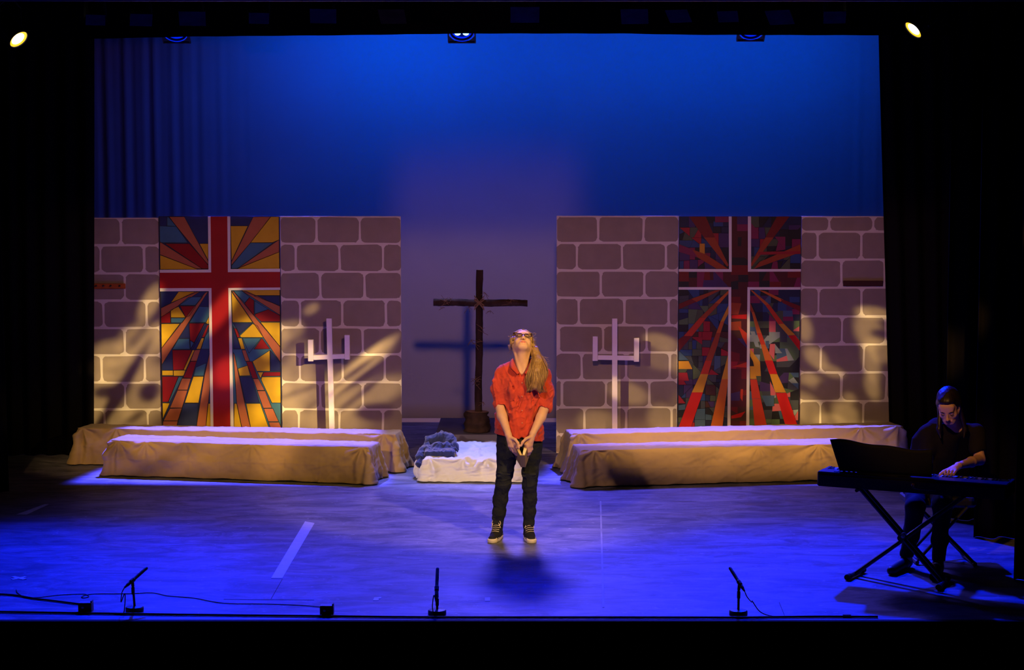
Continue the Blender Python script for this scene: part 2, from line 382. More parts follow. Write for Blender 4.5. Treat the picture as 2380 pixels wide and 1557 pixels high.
        Q = np.concatenate(quads)
        for _ in range(smooth):
            S = np.zeros_like(P); N = np.zeros(len(P))
            for a, b in ((0, 1), (1, 2), (2, 3), (3, 0)):
                for i, j in ((a, b), (b, a)):
                    for c in range(3): S[:, c] += np.bincount(Q[:, i], P[Q[:, j], c], len(P))
                    N += np.bincount(Q[:, i], minlength=len(P))
            P = P * .45 + .55 * S / np.maximum(N, 1)[:, None]
        me = bpy.data.meshes.new(name)
        me.vertices.add(len(P)); me.vertices.foreach_set('co', P.astype(np.float32).ravel())
        me.loops.add(Q.size); me.loops.foreach_set('vertex_index', Q.astype(np.int32).ravel())
        me.polygons.add(len(Q)); me.polygons.foreach_set('loop_start', np.arange(0, Q.size, 4, dtype=np.int32)); me.polygons.foreach_set('loop_total', np.full(len(Q), 4, np.int32))
        for mm in (mats if isinstance(mats, (list, tuple)) else [mats]): me.materials.append(mm)
        if pick is not None: me.polygons.foreach_set('material_index', pick(P[Q].mean(1)).astype(np.int32))
        me.polygons.foreach_set('use_smooth', np.ones(len(Q), bool))
        me.update(calc_edges=True); me.validate()
        o = bpy.data.objects.new(name, me); C.objects.link(o)
        if parent: o.parent = parent; o.matrix_parent_inverse = Matrix.Translation(-Vector(parent.location))
        return o
def snoise(x, y, z, seed=0):
    """cheap smooth noise, sum of warped sines, about -1..1"""
    r = random.Random(seed); out = 0
    for i in range(4):
        a = [r.uniform(-1, 1) for _ in range(3)]; b = [r.uniform(-1, 1) for _ in range(3)]
        out = out + np.sin(a[0] * x + a[1] * y + a[2] * z + r.uniform(0, 6) + 1.3 * np.sin(b[0] * x + b[1] * y + b[2] * z + r.uniform(0, 6)))
    return out / 2.6
# ------------------------------------------------------------------ the stage
def floor_material():
    m = bpy.data.materials.new('stage_floor'); m.use_nodes = True; nt = m.node_tree; b = nt.nodes['Principled BSDF']
    tc = nt.nodes.new('ShaderNodeTexCoord')
    def noise(scale, st, det=6, rough=.6, dist=0):
        mp = nt.nodes.new('ShaderNodeMapping'); mp.inputs['Scale'].default_value = st; nt.links.new(tc.outputs['Object'], mp.inputs[0])
        n = nt.nodes.new('ShaderNodeTexNoise'); n.inputs['Scale'].default_value = scale; n.inputs['Detail'].default_value = det; n.inputs['Roughness'].default_value = rough
        n.inputs['Distortion'].default_value = dist; nt.links.new(mp.outputs[0], n.inputs['Vector']); return n
    def ramp(n, p0, p1, c0, c1):
        r = nt.nodes.new('ShaderNodeValToRGB'); r.color_ramp.elements[0].position = p0; r.color_ramp.elements[1].position = p1
        r.color_ramp.elements[0].color = c0; r.color_ramp.elements[1].color = c1; nt.links.new(n.outputs['Fac'], r.inputs[0]); return r
    base = ramp(noise(2.3, (.9, 2.2, 1), 12, .74, .9), .40, .62, (.072, .076, .108, 1), (.225, .225, .295, 1))
    scuff = ramp(noise(5, (.55, 5, 1), 8, .75), .55, .76, (0, 0, 0, 1), (.18, .17, .19, 1))
    speck = ramp(noise(38, (.5, 1.2, 1), 2, .5), .70, .76, (0, 0, 0, 1), (.42, .42, .44, 1))
    def addc(a, c):
        mx = nt.nodes.new('ShaderNodeMix'); mx.data_type = 'RGBA'; mx.blend_type = 'ADD'; mx.inputs[0].default_value = 1
        nt.links.new(a, mx.inputs[6]); nt.links.new(c, mx.inputs[7]); return mx.outputs[2]
    o = addc(addc(base.outputs[0], scuff.outputs[0]), speck.outputs[0])
    nt.links.new(o, b.inputs['Base Color'])
    rr = ramp(noise(3, (.6, 2.5, 1), 6, .6), .3, .7, (.42, .42, .42, 1), (.62, .62, .62, 1)); nt.links.new(rr.outputs[0], b.inputs['Roughness'])
    b.inputs['Specular IOR Level'].default_value = .3
    return m
FLOOR = floor_material()
e0 = on_floor(0, 1429).y; YE = on_floor(1300, 1440).y
m = MB()
X0, X1 = -7.5, 7.5
m.box((0, (YE + 20.5) / 2, -.06), (7.5, (20.5 - YE) / 2, .06)); f = m.build('floor', FLOOR); struct(f)
m = MB(); m.box((0, YE - .02, -.75), (7.5, .02, .75)); m.box((0, YE - .9, -1.5), (7.5, .9, .02)); struct(m.build('wall_stage_front', BLACK))
for nm, c, h in (('wall_left', (-7.55, 14, 2.5), (.05, 7, 4.2)), ('wall_right', (7.55, 14, 2.5), (.05, 7, 4.2)), ('wall_back', (0, 20.6, 2.5), (7.6, .05, 4.2)), ('ceiling', (0, 14, 6.75), (7.6, 7, .05))):
    m = MB(); m.box(c, h); struct(m.build(nm, BLACK))

# black masking drapes: gathered cloth with real folds
def drape(name, top, bot, zt, zb, label, cat='curtain', amp=.035, per=.19, seed=1, group=None, thick=True):
    """top/bot = list of (x,y) polyline at the top and at the bottom"""
    def along(pl, n):
        L = [0]
        for a, b in zip(pl, pl[1:]): L.append(L[-1] + math.dist(a, b))
        out = []
        for i in range(n):
            t = L[-1] * i / (n - 1); k = max(j for j in range(len(pl) - 1) if L[j] <= t + 1e-9); w = (t - L[k]) / (L[k + 1] - L[k])
            d = ((pl[k + 1][0] - pl[k][0]) / (L[k + 1] - L[k]), (pl[k + 1][1] - pl[k][1]) / (L[k + 1] - L[k]))
            out.append((pl[k][0] + (pl[k + 1][0] - pl[k][0]) * w, pl[k][1] + (pl[k + 1][1] - pl[k][1]) * w, d, t))
        return out
    W = sum(math.dist(a, b) for a, b in zip(top, top[1:])); n = max(12, int(W / .02)); T = along(top, n); B = along(bot, n); rows = 14; vs = []; fs = []
    for r in range(rows + 1):
        v = r / rows; z = zt + (zb - zt) * v
        for i in range(n):
            x = T[i][0] * (1 - v) + B[i][0] * v; y = T[i][1] * (1 - v) + B[i][1] * v; d = T[i][2]; u = T[i][3]
            a = amp * (.6 + .7 * v) * math.sin(2 * math.pi * u / per + 1.6 * mn.noise(Vector((u * 1.7, v * 1.3, seed)))) + amp * .6 * mn.noise(Vector((u * 4, v * 2, seed + 9)))
            vs.append((x - d[1] * a, y + d[0] * a, z))
    for r in range(rows):
        for i in range(n - 1): fs.append((r * n + i, r * n + i + 1, (r + 1) * n + i + 1, (r + 1) * n + i))
    mb = MB(); mb.add(vs, fs); o = mb.build(name, DRAPE, smooth=True)
    md = o.modifiers.new('t', 'SOLIDIFY'); md.thickness = .006
    return tag(o, label, cat, group)
YL = 16.86
L_t = at_y(228, 90, YL); L_b = at_y(217, 1000, YL); R_t = at_y(2019, 82, YL); R_b = at_y(2069, 1010, YL)
drape('leg_curtain', [(-7.4, YL - .1), (L_t.x, YL)], [(-7.4, YL - .1), (L_b.x, YL)], 6.6, .005, 'black masking curtain at the left of the blue backdrop', seed=2)
drape('leg_curtain', [(R_t.x, YL), (7.4, YL - .1)], [(R_b.x, YL), (7.4, YL - .1)], 6.6, .005, 'black masking curtain at the right edge of the blue backdrop and brick wall', seed=3)
p = on_floor(2192, 1208)
drape('leg_curtain', [(p.x, p.y), (7.4, p.y)], [(p.x, p.y), (7.4, p.y)], 6.6, .005, 'black side curtain directly behind the pianist', seed=7)
p = on_floor(2262, 1250)
drape('leg_curtain', [(p.x, p.y), (7.4, p.y)], [(p.x, p.y), (7.4, p.y)], 6.6, .005, 'black side curtain to the right of the pianist, middle of the three', seed=4)
p = on_floor(2357, 1350)
drape('leg_curtain', [(p.x, p.y), (7.4, p.y + .2)], [(p.x, p.y), (7.4, p.y + .2)], 6.6, .005, 'black side curtain nearest the camera at the right edge', seed=5)
p = on_floor(22, 1143)
drape('leg_curtain', [(-6.5, p.y), (at_y(-14, 300, p.y).x, p.y)], [(-6.6, p.y + .05), (p.x, p.y - .05)], 6.6, .01, 'black side curtain whose foot shows at the far left edge', seed=6, per=.12)
# borders
YB = 14.0
bz = [(-7.4, 88), (300, 87), (400, 85), (800, 80), (1060, 78), (1500, 79), (1620, 82), (2400, 84)]
vs = []; fs = []; nn = 160
for i in range(nn + 1):
    px = -400 + 3200 * i / nn; py = np.interp(px, [-400, 228, 450, 800, 1080, 1450, 1600, 2400], [90, 90, 85, 82, 78, 78, 81, 83]); q = at_y(px, float(py), YB)
    vs += [(q.x, YB + .01 * math.sin(i), 6.6), (q.x, YB + .01 * math.sin(i), q.z)]
    if i: fs.append((2 * i - 2, 2 * i, 2 * i + 1, 2 * i - 1))
m = MB(); m.add(vs, fs); o = m.build('border_curtain', DRAPE); md = o.modifiers.new('t', 'SOLIDIFY'); md.thickness = .006
tag(o, 'black border curtain across the top, in front of the blue backdrop', 'curtain')
q = at_y(1190, 3, 10.6); m = MB(); m.tube([(-7, 10.6, q.z + .02), (7, 10.6, q.z + .02)], .022, 12)
tag(m.build('lighting_pipe', mat('pipe_metal', (.10, .09, .08, 1), .35, .5, .6)), 'thin dark pipe running across the very top of the picture', 'pipe')

# cyclorama
def cyc_mat():
    m = mat('cyclorama_cloth', (.42, .41, .43, 1), .9, .1, var=.06, vscale=2, bump=.05, bscale=300)
    return m
vs = []; fs = []; n = 400; rows = 24
a0 = at_y(60, 500, YC).x; a1 = at_y(2160, 500, YC).x; ztop = 6.4; zbot = at_y(1190, 988, YC).z
for r in range(rows + 1):
    v = r / rows; z = ztop + (zbot - ztop) * v
    for i in range(n + 1):
        x = a0 + (a1 - a0) * i / n; w = max(0, min(1, (-2.6 - x) / 1.6)); w2 = max(0, min(1, (x - 3.0) / 1.6))
        A = .012 * w * w + .004 * w2
        y = YC + A * (math.sin(x * 34 + 1.5 * mn.noise(Vector((x * 3, z * .4, 0)))) + .7 * math.sin(x * 57 + 2)) + .012 * mn.noise(Vector((x * .8, z * .5, 3)))
        vs.append((x, y, z))
for r in range(rows):
    for i in range(n): k = r * (n + 1) + i; fs.append((k, k + 1, k + n + 2, k + n + 1))
m = MB(); m.add(vs, fs); cyc = m.build('backdrop_cloth', cyc_mat(), smooth=True); md = cyc.modifiers.new('t', 'SOLIDIFY'); md.thickness = .004; md.offset = 1
tag(cyc, 'large plain backdrop cloth lit blue, behind the painted walls', 'backdrop')
zh = at_y(1190, 971, YC).z
m = MB(); m.box(((a0 + a1) / 2, YC - .035, (zh + zbot) / 2), ((a1 - a0) / 2, .004, (zh - zbot) / 2)); m.build('bottom_hem', mat('hem_cloth', (.75, .70, .68, 1), .9, .1), cyc)

# ------------------------------------------------------------------ painted flats
def vary(m_, amt=.12): return m_
MORTAR = mat('mortar_paint', (.60, .52, .46, 1), .8, .2, var=.08, vscale=5)
BRICK = mat('brick_paint', (.255, .195, .160, 1), .8, .2, var=.12, vscale=7)
FRAMEW = mat('flat_timber', (.25, .18, .11, 1), .8, .2)
def rounded(x0, x1, z0, z1, r, y, seed):
    rnd = random.Random(seed); pts = []
    j = lambda: rnd.uniform(-.004, .004)
    r = min(r, (x1 - x0) / 2.05, (z1 - z0) / 2.05)
    for cx_, cz_, a0_ in ((x1 - r, z1 - r, 0), (x0 + r, z1 - r, 90), (x0 + r, z0 + r, 180), (x1 - r, z0 + r, 270)):
        for k in range(6):
            a = math.radians(a0_ + 18 * k); pts.append((cx_ + r * math.cos(a) + j(), y, cz_ + r * math.sin(a) + j()))
    return pts[::-1]
def brick_flat(label, xa, xb, crop, rows_y, joints, xc0, xc1, Y=YF):
    """xa, xb world edges; rows_y crop y of the mortar lines; joints per row crop x"""
    ox, oy, s = crop
    def P(cx_, cy_): return at_y(ox + cx_ / s, oy + cy_ / s, Y)
    t = thing('painted_flat', label, 'stage flat', ((xa + xb) / 2, Y + .03, 0))
    zt = at_y(ox + (xc0 + xc1) / 2 / s, oy + rows_y[0] / s, Y).z
    m = MB(); m.box(((xa + xb) / 2, Y + .012, zt / 2), ((xb - xa) / 2, .010, zt / 2), 0)
    gh = .011
    for r in range(len(rows_y) - 1):
        js = [None] + list(joints[r]) + [None]
        for k in range(len(js) - 1):
            l = xa if js[k] is None else P(js[k], (rows_y[r] + rows_y[r + 1]) / 2).x + gh
            rr = xb if js[k + 1] is None else P(js[k + 1], (rows_y[r] + rows_y[r + 1]) / 2).x - gh
            if js[k] is None: l = xa - .0 + .001
            if js[k + 1] is None: rr = xb - .001
            z1 = P(700, rows_y[r]).z - (gh if r else .012); z0 = P(700, rows_y[r + 1]).z + gh
            z0 = max(z0, .004)
            if rr - l < .02: continue
            rad = .045
            pts = rounded(l, rr, z0, z1, rad, Y + .001, r * 31 + k + int(xa * 10))
            if js[k] is None: pts = [(max(p_[0], xa) if p_[0] > l + rad else xa + .0005, p_[1], p_[2]) for p_ in pts] if False else pts
            m.add(pts, [tuple(range(len(pts)))], 1)
    m.build('brick_face', [MORTAR, BRICK], t)
    m = MB()
    for x in (xa + .03, xb - .03): m.box((x, Y + .042, zt / 2), (.025, .018, zt / 2 - .01))
    for z in (.05, zt / 2, zt - .05): m.box(((xa + xb) / 2, Y + .042, z), ((xb - xa) / 2 - .055, .018, .03))
    m.build('timber_frame', FRAMEW, t)
    return t
XL0 = at_y(214, 760, YF).x - .35; XP0 = at_y(374, 760, YF).x; XP1 = at_y(653, 760, YF).x; XL1 = at_y(932.5, 760, YF).x
XR0 = at_y(1293.5, 760, YF).x; XQ0 = at_y(1576, 760, YF).x; XQ1 = at_y(1859, 760, YF).x; XR1 = XQ1 + 1.22
cl = (200, 480, 2.224); cr = (1280, 480, 2.224)
brick_flat('brick-painted flat to the left of the yellow and red window panel', XL0, XP0 - .004, cl, [58, 200, 345, 487, 628, 768, 910, 1048, 1190, 1310],
    [[-45, 180], [75, 300], [-25, 200], [90, 313], [-20, 200], [80, 303], [-20, 203], [95, 320], [-10, 200]], 50, 375)
brick_flat('brick-painted flat between the yellow and red window panel and the gap', XP1 + .004, XL1, cl, [50, 192, 338, 480, 625, 765, 908, 1048, 1185, 1310],
    [[1190, 1415], [1085, 1310, 1535], [1210, 1440], [1105, 1325, 1550], [1210, 1430], [1105, 1325, 1545], [1210, 1430], [1100, 1310, 1535], [1200, 1420]], 1010, 1630)
brick_flat('brick-painted flat between the gap and the dark red window panel', XR0, XQ0 - .004, cr, [48, 188, 330, 472, 615, 755, 898, 1038, 1178, 1300],
    [[245, 480], [135, 368, 595], [260, 485], [145, 380, 610], [42, 270, 495], [160, 390, 615], [58, 285, 510], [175, 390, 625], [60, 290, 510]], 30, 655)
brick_flat('brick-painted flat to the right of the dark red window panel', XQ1 + .004, XR1, cr, [50, 130, 275, 418, 568, 712, 858, 1005, 1150, 1300],
    [[1440, 1668], [1380, 1605], [1502, 1725], [1385, 1607], [1505, 1730], [1397, 1618, 1850], [1503, 1735], [1393, 1615, 1840], [1500, 1730]], 1290, 1750)

# stained glass panels
def gm(name, c, var=.12): return mat('glass_' + name, tuple(v * .72 for v in rgb(*c)[:3]) + (1,), .55, .3, var=var, vscale=9)
GY, GR, GN, GT, GO = gm('yellow', (222, 176, 26)), gm('red', (150, 8, 12)), gm('navy', (38, 48, 98)), gm('teal', (62, 112, 138)), gm('salmon', (186, 104, 66))
GW = mat('glass_white', rgb(205, 195, 190), .6, .3); LEAD = mat('lead_line', (.012, .010, .012, 1), .6, .3)
GRC = mat('glass_crossred', rgb(150, 5, 9), .5, .35, var=.15, vscale=4)
def poly_map(origin, Y):
    ox, oy = origin; s = 928 / 310.0
    return lambda x, y: at_y(ox + x / s, oy + y / s, Y)
def strip(m, a, b, w, y, mi):
    d = (b - a); d.y = 0
    if d.length < 1e-5: return
    d.normalize(); n = Vector((d.z, 0, -d.x)) * w; a = a - d * w * .5; b = b + d * w * .5
    pts = [a + n, b + n, b - n, a - n]; pts = [(p_.x, y, p_.z) for p_ in pts]
    m.add(pts, [(0, 1, 2, 3), (3, 2, 1, 0)][:1], mi)
def glass_panel(name, label, origin, Y, x0, x1, layers, mats, cross, leadw=.0042):
    t = thing(name, label, 'window panel', ((x0 + x1) / 2, Y + .02, 0))
    Pm = poly_map(origin, Y); zt = Pm(450, 38).z; zb = Pm(450, 1512).z
    m = MB(); m.box(((x0 + x1) / 2, Y + .012, zt / 2), ((x1 - x0) / 2, .010, zt / 2), 0)
    m.build('backing_board', [mats[0]], t)
    m = MB(); lay = 0
    for (mi, pts) in layers:
        P3 = [Pm(x, y) for x, y in pts]; P3 = [Vector((min(max(p_.x, x0 + .002), x1 - .002), 0, min(max(p_.z, zb), zt - .002))) for p_ in P3]
        lay += 1; yy = Y + .001 - lay * .00002
        m.add([(p_.x, yy, p_.z) for p_ in P3], [tuple(range(len(P3)))], mi)
        for i in range(len(P3)): strip(m, P3[i], P3[(i + 1) % len(P3)], leadw / 2, Y - .0035, 1)
    m.build('glass_pieces', mats, t)
    cm = MB()
    for (mi, pts, dy) in cross:
        P3 = [Pm(x, y) for x, y in pts]; P3 = [Vector((min(max(p_.x, x0), x1), 0, min(max(p_.z, .004), zt - .001))) for p_ in P3]
        n = len(P3); vs = [(p_.x, Y - dy, p_.z) for p_ in P3] + [(p_.x, Y - .002, p_.z) for p_ in P3]
        cm.add(vs, [tuple(range(n))] + [(i, (i + 1) % n, n + (i + 1) % n, n + i) for i in range(n)], mi)
    cm.build('cross_and_border', mats, t)
    m = MB()
    for x in (x0 + .004, x1 - .004): m.box((x, Y - .003, (zt + zb) / 2), (.004, .003, (zt - zb) / 2))
    m.build('dark_edging', LEAD, t)
    return t
Lm = [GN, LEAD, GY, GR, GN, GT, GO, GW, GRC]
Y_, R_, N_, T_, O_ = 2, 3, 4, 5, 6
LL = [(N_, [(28, 40), (372, 40), (372, 408), (28, 408)]), (N_, [(525, 40), (870, 40), (870, 405), (525, 405)]), (N_, [(35, 560), (378, 560), (392, 1510), (45, 1510)]), (T_, [(532, 550), (872, 550), (884, 1515), (550, 1515)]),
(T_, [(28, 105), (150, 108), (230, 222), (28, 222)]), (T_, [(85, 42), (100, 42), (150, 108), (85, 105)]), (R_, [(70, 228), (240, 228), (372, 375), (372, 403), (330, 403)]),
(O_, [(28, 212), (330, 403), (290, 403), (28, 303)]), (Y_, [(28, 305), (290, 403), (300, 408), (28, 408)]), (O_, [(95, 40), (205, 40), (372, 350), (372, 378)]), (Y_, [(310, 228), (372, 228), (372, 345)]),
(Y_, [(527, 105), (648, 105), (533, 350)]), (O_, [(685, 40), (808, 40), (660, 228), (533, 378), (533, 355)]), (Y_, [(808, 40), (870, 40), (870, 200), (820, 220), (665, 222)]),
(T_, [(665, 222), (822, 222), (575, 402), (535, 402), (535, 380)]), (O_, [(870, 198), (870, 285), (570, 403), (600, 385)]), (Y_, [(870, 285), (870, 404), (570, 404)]),
(Y_, [(165, 562), (300, 562), (110, 640)]), (O_, [(282, 562), (312, 562), (36, 742), (36, 678)]), (T_, [(235, 600), (332, 598), (285, 658), (165, 658)]), (R_, [(175, 662), (285, 662), (240, 730), (215, 740)]),
(Y_, [(110, 690), (165, 665), (215, 742), (112, 742)]), (R_, [(36, 740), (108, 700), (112, 780), (36, 780)]), (T_, [(112, 745), (215, 745), (190, 778), (112, 778)]), (T_, [(310, 665), (378, 668), (378, 775), (240, 778)]),
(Y_, [(36, 785), (175, 785), (42, 960)]), (R_, [(240, 782), (345, 782), (275, 920), (245, 900)]), (T_, [(165, 890), (240, 888), (245, 962), (122, 965)]), (T_, [(245, 900), (280, 920), (250, 960)]),
(O_, [(350, 570), (372, 560), (45, 1075), (42, 960)]), (Y_, [(380, 728), (380, 785), (352, 785)]), (R_, [(365, 795), (380, 790), (348, 880), (326, 880)]), (N_, [(345, 782), (362, 782), (262, 965), (248, 962)]),
(Y_, [(325, 885), (346, 885), (318, 962), (288, 962)]), (O_, [(278, 968), (318, 965), (292, 1045), (248, 1045)]), (R_, [(248, 1048), (292, 1045), (255, 1165), (198, 1160)]), (O_, [(190, 1165), (252, 1165), (228, 1245), (158, 1245)]),
(O_, [(158, 1248), (228, 1248), (190, 1370), (105, 1370)]), (O_, [(105, 1375), (190, 1372), (160, 1460), (60, 1460)]), (O_, [(58, 1462), (160, 1462), (150, 1510), (45, 1510)]), (R_, [(122, 968), (258, 968), (200, 1105), (128, 1108)]),
(Y_, [(262, 968), (278, 968), (215, 1108), (200, 1105)]), (Y_, [(45, 1110), (128, 1110), (128, 1145), (45, 1145)]), (Y_, [(130, 1110), (215, 1108), (200, 1148), (130, 1148)]), (R_, [(45, 1152), (165, 1152), (95, 1328), (48, 1330)]),
(T_, [(165, 1155), (195, 1155), (105, 1330), (95, 1328)]), (T_, [(345, 880), (380, 830), (380, 962), (322, 962)]), (T_, [(285, 1088), (358, 1058), (340, 1148), (270, 1148)]), (Y_, [(268, 1152), (340, 1152), (305, 1335), (208, 1335)]),
(N_, [(200, 1340), (305, 1338), (290, 1510), (150, 1510)]), (Y_, [(48, 1335), (105, 1338), (55, 1450), (46, 1450)]), (O_, [(382, 985), (386, 1200), (355, 1510), (288, 1510), (345, 1150)]), (Y_, [(370, 1340), (392, 1340), (392, 1510), (355, 1510)]),
(T_, [(545, 555), (605, 555), (660, 600), (625, 640)]), (Y_, [(600, 550), (872, 550), (872, 588), (690, 588)]), (N_, [(690, 592), (872, 592), (872, 660)]), (O_, [(605, 555), (640, 560), (874, 665), (874, 727)]), (R_, [(658, 603), (690, 622), (690, 728), (625, 645)]),
(T_, [(695, 625), (790, 685), (695, 720)]), (R_, [(790, 685), (874, 730), (874, 770), (740, 770), (695, 728), (700, 715)]), (Y_, [(534, 562), (680, 775), (540, 775)]), (N_, [(545, 780), (680, 780), (590, 860)]),
(Y_, [(590, 870), (680, 785), (715, 800), (755, 880), (600, 880)]), (Y_, [(735, 775), (874, 775), (876, 950)]), (O_, [(534, 556), (548, 560), (878, 950), (880, 1058)]), (T_, [(610, 885), (740, 885), (655, 990)]), (R_, [(745, 885), (800, 960), (690, 962)]),
(Y_, [(800, 970), (802, 1115), (710, 1115), (680, 1048)]), (N_, [(805, 970), (880, 1060), (880, 1115), (805, 1115)]), (N_, [(545, 800), (575, 885), (598, 962), (548, 962)]), (R_, [(548, 815), (570, 820), (594, 880), (573, 882)]),
(Y_, [(578, 885), (605, 885), (628, 962), (600, 962)]), (O_, [(605, 968), (632, 968), (660, 1045), (630, 1045)]), (Y_, [(578, 1098), (645, 1075), (665, 1145), (590, 1148)]), (N_, [(590, 1152), (672, 1152), (730, 1335), (630, 1335)]),
(R_, [(635, 1048), (675, 1048), (718, 1165), (680, 1165)]), (O_, [(683, 1168), (722, 1168), (765, 1248), (712, 1248)]), (O_, [(712, 1252), (768, 1252), (815, 1370), (755, 1372)]), (O_, [(758, 1375), (822, 1375), (862, 1465), (790, 1465)]),
(O_, [(792, 1470), (865, 1470), (882, 1515), (805, 1515)]), (O_, [(546, 985), (555, 1000), (625, 1335), (668, 1515), (607, 1515), (570, 1335)]), (Y_, [(715, 1122), (755, 1122), (735, 1165)]), (R_, [(760, 1122), (880, 1120), (880, 1148), (745, 1150)]),
(Y_, [(745, 1155), (880, 1155), (882, 1335), (815, 1335), (740, 1175)]), (Y_, [(635, 1340), (735, 1340), (795, 1515), (668, 1515)]), (Y_, [(553, 1340), (570, 1340), (605, 1515), (550, 1515)])]
LC = [(8, [(388, 38), (505, 38), (527, 1700), (410, 1700)], .006), (8, [(28, 428), (874, 425), (874, 537), (28, 538)], .0064),
      (7, [(370, 38), (388, 38), (392, 428), (374, 410)], .008), (7, [(28, 410), (374, 408), (392, 428), (28, 430)], .008),
      (7, [(505, 38), (525, 38), (527, 405), (509, 426)], .008), (7, [(527, 405), (874, 402), (874, 424), (509, 426)], .008),
      (7, [(28, 538), (394, 537), (376, 558), (28, 560)], .008), (7, [(376, 556), (394, 537), (411, 1700), (391, 1700)], .008),
      (7, [(512, 536), (874, 533), (874, 549), (530, 552)], .008), (7, [(512, 536), (530, 552), (553, 1700), (530, 1700)], .008)]
glass_panel('window_panel', 'tall painted stained-glass panel, red cross over bold yellow, orange and blue pieces', (360, 490), YF - .012, XP0, XP1, LL, Lm, LC)
# right panel
pal = {'darkblue': (22, 30, 66), 'blue': (36, 66, 116), 'steel': (66, 92, 122), 'olive': (74, 84, 60), 'green': (86, 110, 74), 'pale': (140, 150, 150), 'grey': (64, 66, 74), 'dark': (24, 22, 30), 'magenta': (128, 22, 74),
       'crimson': (158, 14, 36), 'pink': (205, 96, 104), 'violet': (64, 38, 92), 'maroon': (78, 10, 22), 'deepred': (116, 8, 14), 'brightred': (205, 12, 8), 'rust': (160, 60, 22), 'orange': (200, 96, 26), 'amber': (212, 146, 30), 'redorange': (200, 52, 20), 'brown': (70, 30, 22)}
pn = list(pal); Rm = [gm('base_dark', (24, 24, 40)), LEAD] + [gm(k, pal[k], .1) for k in pn] + [GW]
ix = {k: i + 2 for i, k in enumerate(pn)}; iw = len(Rm) - 1
def patchwork(x0, x1, y0, y1, choose, seed, amin):
    rnd = random.Random(seed); out = []
    def area2(p): return abs(sum(p[i][0] * p[(i + 1) % len(p)][1] - p[(i + 1) % len(p)][0] * p[i][1] for i in range(len(p)))) / 2
    def cut(p, n, d):
        a = []; b = []
        for i in range(len(p)):
            u, v = p[i], p[(i + 1) % len(p)]; du = u[0] * n[0] + u[1] * n[1] - d; dv = v[0] * n[0] + v[1] * n[1] - d
            (a if du >= 0 else b).append(u)
            if du * dv < 0:
                t = du / (du - dv); q = (u[0] + (v[0] - u[0]) * t, u[1] + (v[1] - u[1]) * t); a.append(q); b.append(q)
        return a, b
    def rec(p, dep):
        A = area2(p)
        if A < amin * rnd.uniform(.6, 2.2) or dep > 12: out.append((choose(sum(q[0] for q in p) / len(p), sum(q[1] for q in p) / len(p), rnd), p)); return
        xs = [q[0] for q in p]; ys = [q[1] for q in p]; w = max(xs) - min(xs); h = max(ys) - min(ys)
        a = (0 if w > h else math.pi / 2) + rnd.choice([0, 0, rnd.uniform(-.1, .1), rnd.uniform(-.9, .9)])
        n = (math.cos(a), math.sin(a)); c = (min(xs) + w * rnd.uniform(.35, .65), min(ys) + h * rnd.uniform(.35, .65))
        A_, B_ = cut(p, n, c[0] * n[0] + c[1] * n[1])
        if len(A_) < 3 or len(B_) < 3 or min(area2(A_), area2(B_)) < amin * .12: rec(p, dep + 1) if dep < 12 else out.append((choose(c[0], c[1], rnd), p)); return
        rec(A_, dep + 1); rec(B_, dep + 1)
    rec([(x0, y0), (x1, y0), (x1, y1), (x0, y1)], 0); return out
def ch_top(x, y, r): return ix[r.choice(['darkblue', 'darkblue', 'dark', 'dark', 'blue', 'violet', 'olive', 'magenta', 'darkblue', 'dark', 'crimson'])]
def ch_bl(x, y, r):
    if y < 800: return ix[r.choice(['blue', 'darkblue', 'grey', 'olive', 'steel', 'violet', 'dark', 'blue', 'green'])]
    return ix[r.choice(['darkblue', 'grey', 'olive', 'dark', 'violet', 'blue', 'steel', 'crimson', 'olive', 'grey', 'dark', 'brown'])]
def ch_br(x, y, r):
    if y < 760: return ix[r.choice(['blue', 'darkblue', 'steel', 'magenta', 'dark', 'violet', 'olive', 'darkblue'])]
    return ix[r.choice(['green', 'olive', 'pale', 'steel', 'grey', 'dark', 'green', 'pink', 'dark', 'steel', 'violet', 'grey', 'pale', 'dark'])]
def ch_x(x, y, r): return ix[r.choice(['maroon', 'maroon', 'deepred', 'brown', 'deepred', 'violet', 'crimson', 'maroon', 'rust'] if y > 560 else ['maroon', 'maroon', 'deepred', 'dark', 'violet', 'maroon', 'magenta'])]
RL = patchwork(36, 392, 36, 412, ch_top, 5, 3600) + patchwork(530, 886, 36, 412, ch_top, 8, 3600) + patchwork(33, 390, 540, 1518, ch_bl, 11, 3400) + patchwork(522, 884, 540, 1518, ch_br, 14, 3400)
RL += patchwork(400, 520, 36, 1518, ch_x, 21, 4200) + patchwork(34, 400, 420, 532, ch_x, 23, 3800) + patchwork(520, 886, 420, 532, ch_x, 24, 3800)
def I_(k, *p): return (ix[k], list(p))
